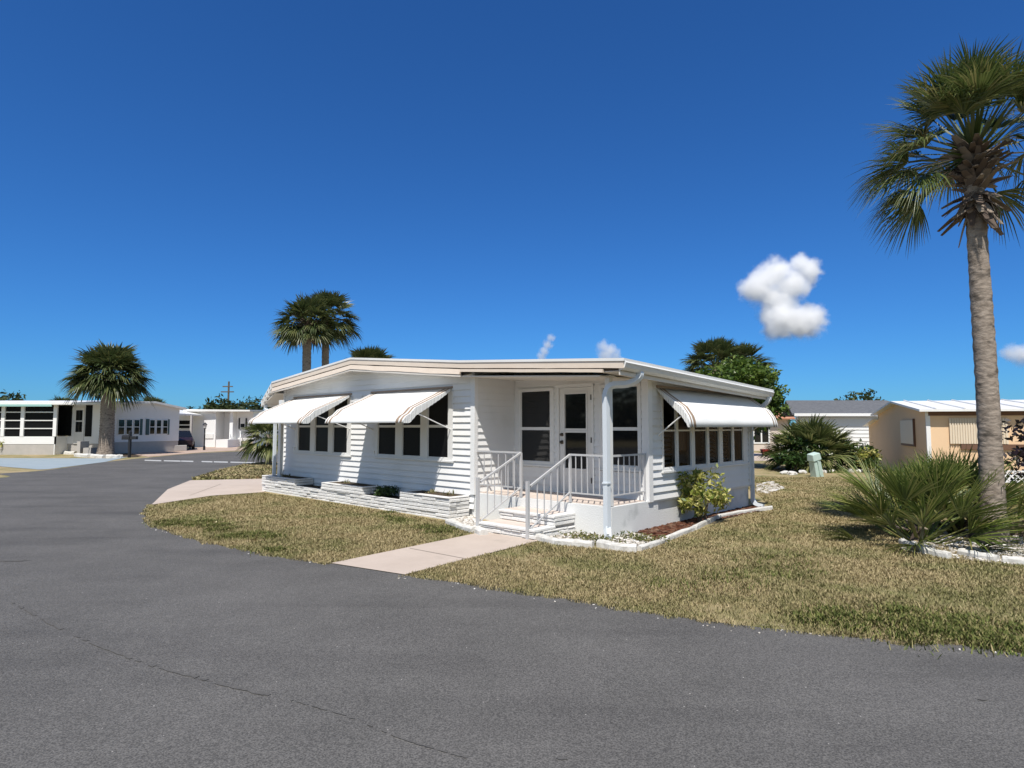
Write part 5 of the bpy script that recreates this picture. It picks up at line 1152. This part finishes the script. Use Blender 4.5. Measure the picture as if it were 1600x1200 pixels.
mb.build('stair_rail', M['white'], wh)
# parked car under the carport, seen from behind
M['carpaint'] = mat('dark_car_paint', (.022, .010, .012), .4, .35, coat=.15)
M['tail'] = mat('red_tail_light', (.4, .02, .02), .3, .5); M['tyre'] = mat('tyre', (.02, .02, .02), .8, .1)
cc = at(284, HZ, 49.0); cc.z = 0.0; car = empty('parked_car', cc, R(-62), 'dark red car parked under the carport of the white mobile home', 'car')
sec = [(-2.15, .45, .80, .72), (-2.0, .30, 1.00, .82), (-1.5, .22, 1.05, .88), (-.6, .2, 1.0, .9), (.9, .2, .98, .9), (1.7, .22, .9, .86), (2.1, .35, .75, .75)]
mb = MB(); rows = []
for x, zb_, zt_, w in sec:
    i = len(mb.v); mb.v += [(x, -w, zb_ + .1), (x, -w * .9, zb_), (x, w * .9, zb_), (x, w, zb_ + .1), (x, w * 1.0, (zb_ + zt_) / 2 + .1), (x, w * .88, zt_), (x, -w * .88, zt_), (x, -w * 1.0, (zb_ + zt_) / 2 + .1)]; rows.append(i)
for a, b_ in zip(rows, rows[1:]):
    for j in range(8): mb.f.append((a + j, a + (j + 1) % 8, b_ + (j + 1) % 8, b_ + j)); mb.m.append(0)
mb.f.append(tuple(rows[0] + j for j in range(8))); mb.m.append(0); mb.f.append(tuple(rows[-1] + j for j in range(8))); mb.m.append(0)
mb.build('body', M['carpaint'], car, smooth=False, bevel=.04)
mb = MB(); mb.hexa([(-1.85, -.78, .98), (1.2, -.78, .95), (1.2, .78, .95), (-1.85, .78, .98), (-1.15, -.6, 1.42), (.35, -.6, 1.42), (.35, .6, 1.42), (-1.15, .6, 1.42)]); mb.build('cabin', M['glass'], car, bevel=.05)
mb = MB(); mb.box((-1.13, -.59, 1.415), (.33, .59, 1.45)); mb.build('car_roof', M['carpaint'], car, bevel=.015)
for x in (-1.35, 1.35):
    for y in (-.82, .82):
        mb = MB(); mb.tube([(x, y - .1, .32), (x, y + .1, .32)], .32, 18); wh_ = mb.build('wheel', M['tyre'], car); mb = MB(); mb.tube([(x, y - .11, .32), (x, y + .11, .32)], .2, 14); mb.build('rim', M['gutter'], wh_)
for y in (-.55, .55): mb = MB(); mb.box((-2.14, y - .16, .72), (-2.0, y + .16, .86)); mb.build('tail_light', M['tail'], car)
# utility pole
c = at(355.5, HZ, 80); r = empty('utility_pole', (c.x, 80, 0), 0, 'thin utility pole with two crossarms above the far trees', 'utility pole'); zp = at(0, 596, 80).z
mb = MB(); mb.tube([(0, 0, 0), (0, 0, zp)], [.16, .11], 8); mb.build('pole', M['wood'], r)
for py, w in ((604, .75), (612.3, .95)): mb = MB(); z = at(0, py, 80).z; mb.box((-w, -.12, z - .07), (w * .75, -.04, z + .07)); mb.build('crossarm', M['wood'], r)
# spiky plants beside the far end of the house
palmetto(gp(419, 727), 'spiky yellow green palm shrub beyond the far left corner of the house', 36, .5, .85, 51, 'frond_lit', lo=-.5, hi=1.4, leaflets=20, width=.09, droop=.8, name='palm_shrub', stem=False, span=1.6).location.z = 1.25
mb = MB(); o_ = [o for o in bpy.data.objects if o.get('label', '').startswith('spiky yellow')][0]; mb.tube([(0, 0, -1.3), (0, 0, .15)], [.14, .1], 10); mb.build('stem', M['bark'], o_)
# distant trees on the left
for i, (px, Y, py, rx, lab) in enumerate(((10, 75, 613, 2.6, 'distant tree over the roof at the left edge'), (305, 85, 634, 1.8, 'small distant tree left of the white house roof'), (330, 82, 632, 2.2, 'distant tree over the middle of the white house roof'), (345, 78, 622, 2.0, 'distant dark tree beside the utility pole'),
        (378, 86, 627, 3.0, 'broad distant tree right of the utility pole'), (402, 84, 624, 3.0, 'distant tree just left of the main house eave'), (425, 80, 628, 2.8, 'distant tree behind the front awning tip'), (272, 84, 632, 1.8, 'small distant tree right of the left mobile home roof'))):
    b = at(px, HZ, Y); hh = at(px, py, Y).z; broad_tree('distant_tree', (b.x, Y, 0), hh, (rx, 2.0, hh * .42), 800, .55, M['farleaf'], lab, 'tree', 'distant trees', 60 + i, clumps=22, cr=.34)
rg = np.random.default_rng(90); C = np.stack([rg.uniform(-260, 260, 26000), rg.uniform(125, 150, 26000), rg.uniform(0, 1, 26000) ** 1.2 * (3.2 + 1.4 * np.sin(rg.uniform(0, 6.28, 26000)))], 1)
C[:, 2] *= 0.75 + 0.35 * np.sin(C[:, 0] * 0.13) + 0.2 * np.sin(C[:, 0] * 0.41 + 1); C[:, 2] = np.maximum(C[:, 2], .1)
V, Fq = leaf_verts(C, 1.1, rg, aspect=1.6); tag(npmesh('tree_line', V, Fq, M['farleaf']), kind='stuff')

def edge_strip(path, d0, d1):
    L, Q_ = [], []
    for i, p in enumerate(path):
        t = (path[min(i + 1, len(path) - 1)] - path[max(i - 1, 0)]).normalized(); nn = Vector((t.y, -t.x, 0)); L.append(p + nn * d0); Q_.append(p + nn * d1)
    return L + Q_[::-1]
scatter('road_grit', edge_strip([p for p in edge_r if p.x < 9.6], .02, .22), 700, .016, M['gravel'], z=.005, seed=31)
scatter('road_grit', edge_strip(edge_l, .02, .16), 320, .016, M['gravel'], z=.005, seed=32)
rg = np.random.default_rng(91); C = np.stack([rg.uniform(-70, 70, 15000), rg.uniform(-48, -38, 15000), rg.uniform(0, 1, 15000) * 5.5], 1)
k_ = np.arange(15000) < 8000; C[k_, 0] = rg.uniform(-80, -62, 8000); C[k_, 1] = rg.uniform(-48, 25, 8000)
C[:, 2] *= 0.9 + 0.3 * np.sin((C[:, 0] + C[:, 1]) * 0.23) + 0.25 * np.sin(C[:, 0] * 0.71 + 1)
V, Fq = leaf_verts(np.maximum(C, [-99, -99, .1]), 1.2, rg, aspect=1.5); tag(npmesh('tree_line', V, Fq, M['farleaf']), kind='stuff')

# ------------------------------------------------------------ lawn grass
def grass(name, polys, n, hgt, wid, seed):
    rg = np.random.default_rng(seed); out = []
    for poly, share in polys:
        pp = np.array([(p[0], p[1]) for p in poly]); lo, hi = pp.min(0), pp.max(0); want = int(n * share); got = []
        while sum(len(x) for x in got) < want:
            c = rg.uniform(lo, hi, (want * 2, 2)); d = np.hypot(c[:, 0], c[:, 1]); c = c[inpoly(c, pp) & (rg.uniform(0, 1, len(c)) < np.clip((7.0 / d) ** 1.6, 0.02, 1))]; got.append(c)
        out.append(np.concatenate(got)[:want])
    C = np.concatenate(out); hole_ = np.sin(C[:, 0] * 1.7 + 2 * np.sin(C[:, 1] * .9)) + np.sin(C[:, 1] * 2.3 + 1.5 * np.sin(C[:, 0] * 1.3)) + .8 * np.sin(C[:, 0] * 5.1 + C[:, 1] * 3.7)
    C = C[rg.uniform(0, 1, len(C)) > np.clip((hole_ - 1.0) * .7, 0, .62)]; n = len(C); d = np.hypot(C[:, 0], C[:, 1]); k = np.clip(d / 8, .8, 2.5)
    a = rg.uniform(0, 6.283, n); lean = rg.uniform(0.2, 1.1, n); h = hgt * rg.uniform(.5, 1.3, n); w = wid * k * rg.uniform(.6, 1.3, n)
    # patchy: thin spots
    tip = np.stack([C[:, 0] + np.cos(a) * h * lean, C[:, 1] + np.sin(a) * h * lean, h], 1); b2 = a + 1.57 + rg.uniform(-.6, .6, n)
    s = np.stack([np.cos(b2) * w / 2, np.sin(b2) * w / 2, np.zeros(n)], 1); B = np.concatenate([C, np.zeros((n, 1))], 1)
    midp = B * .45 + tip * .55; midp[:, 2] = h * .68
    V = np.stack([B - s, B + s, midp + s * .8, tip, midp - s * .8], 1).reshape(-1, 3); Fq = np.arange(n * 5).reshape(-1, 5)
    return tag(npmesh(name, V, Fq, M['blades']), kind='stuff')
def grass_patch(name, poly, n, hgt, seed):
    rg = np.random.default_rng(seed); pp = np.array([(p[0], p[1]) for p in poly]); lo, hi = pp.min(0), pp.max(0); cc = rg.uniform(lo, hi, (60, 2)); cc = cc[inpoly(cc, pp)]
    C = cc[rg.integers(0, len(cc), n)] + rg.normal(0, .13, (n, 2)) * rg.uniform(.3, 1.2, (n, 1)); a = rg.uniform(0, 6.283, n); lean = rg.uniform(.3, 1.2, n); h = hgt * rg.uniform(.4, 1.3, n); w = .009 * rg.uniform(.7, 1.4, n)
    B = np.concatenate([C, np.zeros((n, 1))], 1); tip = np.stack([C[:, 0] + np.cos(a) * h * lean, C[:, 1] + np.sin(a) * h * lean, h], 1); s = np.stack([np.sin(a) * w / 2, -np.cos(a) * w / 2, np.zeros(n)], 1); midp = B * .45 + tip * .55; midp[:, 2] = h * .68
    V = np.stack([B - s, B + s, midp + s * .8, tip, midp - s * .8], 1).reshape(-1, 3)
    return tag(npmesh(name, V, np.arange(n * 5).reshape(-1, 5), M['greenblade']), kind='stuff')
M['greenblade'] = mat('green_grass_blades', (.12, .17, .04), .7, .15, isl=[(.06, .09, .02), (.11, .14, .035), (.19, .19, .06), (.32, .27, .14)])
def push(path, d):                                          # let the turf creep a little over the asphalt
    out = []
    for i, p in enumerate(path):
        t = (path[min(i + 1, len(path) - 1)] - path[max(i - 1, 0)]).normalized(); out.append(p + Vector((t.y, -t.x, 0)) * (d * rng.uniform(.2, 1.6)))
    return out
poly_a = push(edge_l, .09) + g((742, 833), (702, 817), (560, 792), (412, 770.5), (330, 776), (240, 790))
poly_b = push([p for p in edge_r if p.x < 9.6], .09) + [Vector((16, 6, 0)), Vector((18, 22, 0)), Vector((7.5, 22, 0)), Vector((6.3, 16, 0))] + g((1206, 798), (1165, 804), (1085, 831), (1030, 853), (995, 865), (927, 858), (840, 847), (800, 856))
grass('grass', [(poly_a, .16), (poly_b, .84)], 520000, .032, .0085, 5)
grass_patch('green_grass', g((1230, 962), (1420, 955), (1600, 985), (1600, 1014), (1400, 1000), (1230, 984)), 15000, .05, 21)
grass_patch('green_grass', g((250, 815), (300, 806), (390, 830), (500, 862), (505, 876), (400, 860), (300, 838)), 14000, .045, 22)
grass_patch('green_grass', g((600, 800), (700, 822), (735, 833), (690, 840), (610, 815)), 5000, .045, 23)
grass_patch('green_grass', g((1000, 900), (1250, 860), (1300, 900), (1050, 940)), 2500, .045, 24)
poly_c = g((300, 750), (340, 737), (385, 727), (430, 723), (440, 748))
grass('grass', [(poly_c, 1)], 12000, .09, .03, 6)

# ------------------------------------------------------------ clouds
def cloud(name, blobs, Y, label, dens, seed, rough=1.05):
    """blobs: (px, py, radius in px) laid out at a distance Y; vapour thins out towards the edge of the blobs"""
    px0 = sum(b[0] for b in blobs) / len(blobs); py0 = sum(b[1] for b in blobs) / len(blobs); cen = at(px0, py0, Y); k = Y / F
    bm = bmesh.new(); rr = random.Random(seed); cs = []
    for (x, y, r) in blobs:
        p = at(x, y, Y) - cen; p.y = rr.uniform(-.35, .35) * r * k; cs.append((p, r * k))
        bmesh.ops.create_icosphere(bm, subdivisions=3, radius=r * k * 1.55, matrix=Matrix.Translation(p))
    me = bpy.data.meshes.new(name); bm.to_mesh(me); bm.free(); o = bpy.data.objects.new(name, me); COL.objects.link(o); o.location = cen
    sizes = max(b[2] for b in blobs) * k
    rm = o.modifiers.new('remesh', 'REMESH'); rm.mode = 'VOXEL'; rm.voxel_size = sizes * .1
    m = bpy.data.materials.new(name + '_vapour'); m.use_nodes = True; nt = m.node_tree; n = nt.nodes; l = nt.links; n.remove(n['Principled BSDF'])
    pv = n.new('ShaderNodeVolumePrincipled'); pv.inputs['Color'].default_value = (1, 1, 1, 1); pv.inputs['Anisotropy'].default_value = 0.0
    tc = n.new('ShaderNodeTexCoord'); t = n.new('ShaderNodeTexNoise'); t.inputs['Scale'].default_value = 1.3 / sizes; t.inputs['Detail'].default_value = 8; t.inputs['Roughness'].default_value = .62
    l.new(tc.outputs['Object'], t.inputs['Vector']); cur = None
    for p, r in cs:
        vd = n.new('ShaderNodeVectorMath'); vd.operation = 'DISTANCE'; l.new(tc.outputs['Object'], vd.inputs[0]); vd.inputs[1].default_value = p
        dv = n.new('ShaderNodeMath'); dv.operation = 'DIVIDE'; l.new(vd.outputs['Value'], dv.inputs[0]); dv.inputs[1].default_value = r
        if cur is None: cur = dv.outputs[0]
        else:
            mn = n.new('ShaderNodeMath'); mn.operation = 'SMOOTH_MIN'; l.new(cur, mn.inputs[0]); l.new(dv.outputs[0], mn.inputs[1]); mn.inputs[2].default_value = .35; cur = mn.outputs[0]
    sb = n.new('ShaderNodeMath'); sb.operation = 'MULTIPLY_ADD'; l.new(t.outputs['Fac'], sb.inputs[0]); sb.inputs[1].default_value = -rough * 2; l.new(cur, sb.inputs[2])
    mr = n.new('ShaderNodeMapRange'); mr.interpolation_type = 'SMOOTHSTEP'; mr.inputs[1].default_value = 1.30 - rough; mr.inputs[2].default_value = .12 - rough; mr.inputs[3].default_value = 0; mr.inputs[4].default_value = dens / sizes
    l.new(sb.outputs[0], mr.inputs[0]); l.new(mr.outputs[0], pv.inputs['Density']); l.new(pv.outputs[0], n['Material Output'].inputs['Volume']); me.materials.append(m)
    m.cycles.volume_step_rate = 0.25
    return tag(o, label, 'cloud', 'clouds')
CY = 1500
cloud('cumulus_cloud', [(1175, 452, 20), (1195, 437, 22), (1215, 428, 24), (1250, 412, 15), (1262, 425, 20), (1235, 445, 24), (1205, 462, 22), (1222, 478, 26), (1215, 502, 26), (1240, 505, 25), (1265, 500, 24), (1276, 490, 13)], CY, 'big white cumulus cloud in the blue sky at right', 4.5, 1)
cloud('cumulus_cloud', [(861, 528, 7), (856, 538, 8), (850, 549, 8), (846, 558, 8)], CY, 'thin wisp of cloud above the porch roof', 0.8, 2)
cloud('cumulus_cloud', [(943, 543, 11), (953, 548, 12), (947, 556, 14), (961, 557, 10)], CY, 'small puffy cloud just over the porch corner', 1.2, 3)
cloud('cumulus_cloud', [(1578, 552, 13), (1592, 553, 15), (1610, 556, 18)], CY, 'small cloud at the right edge behind the palm trunk', 1.6, 4)
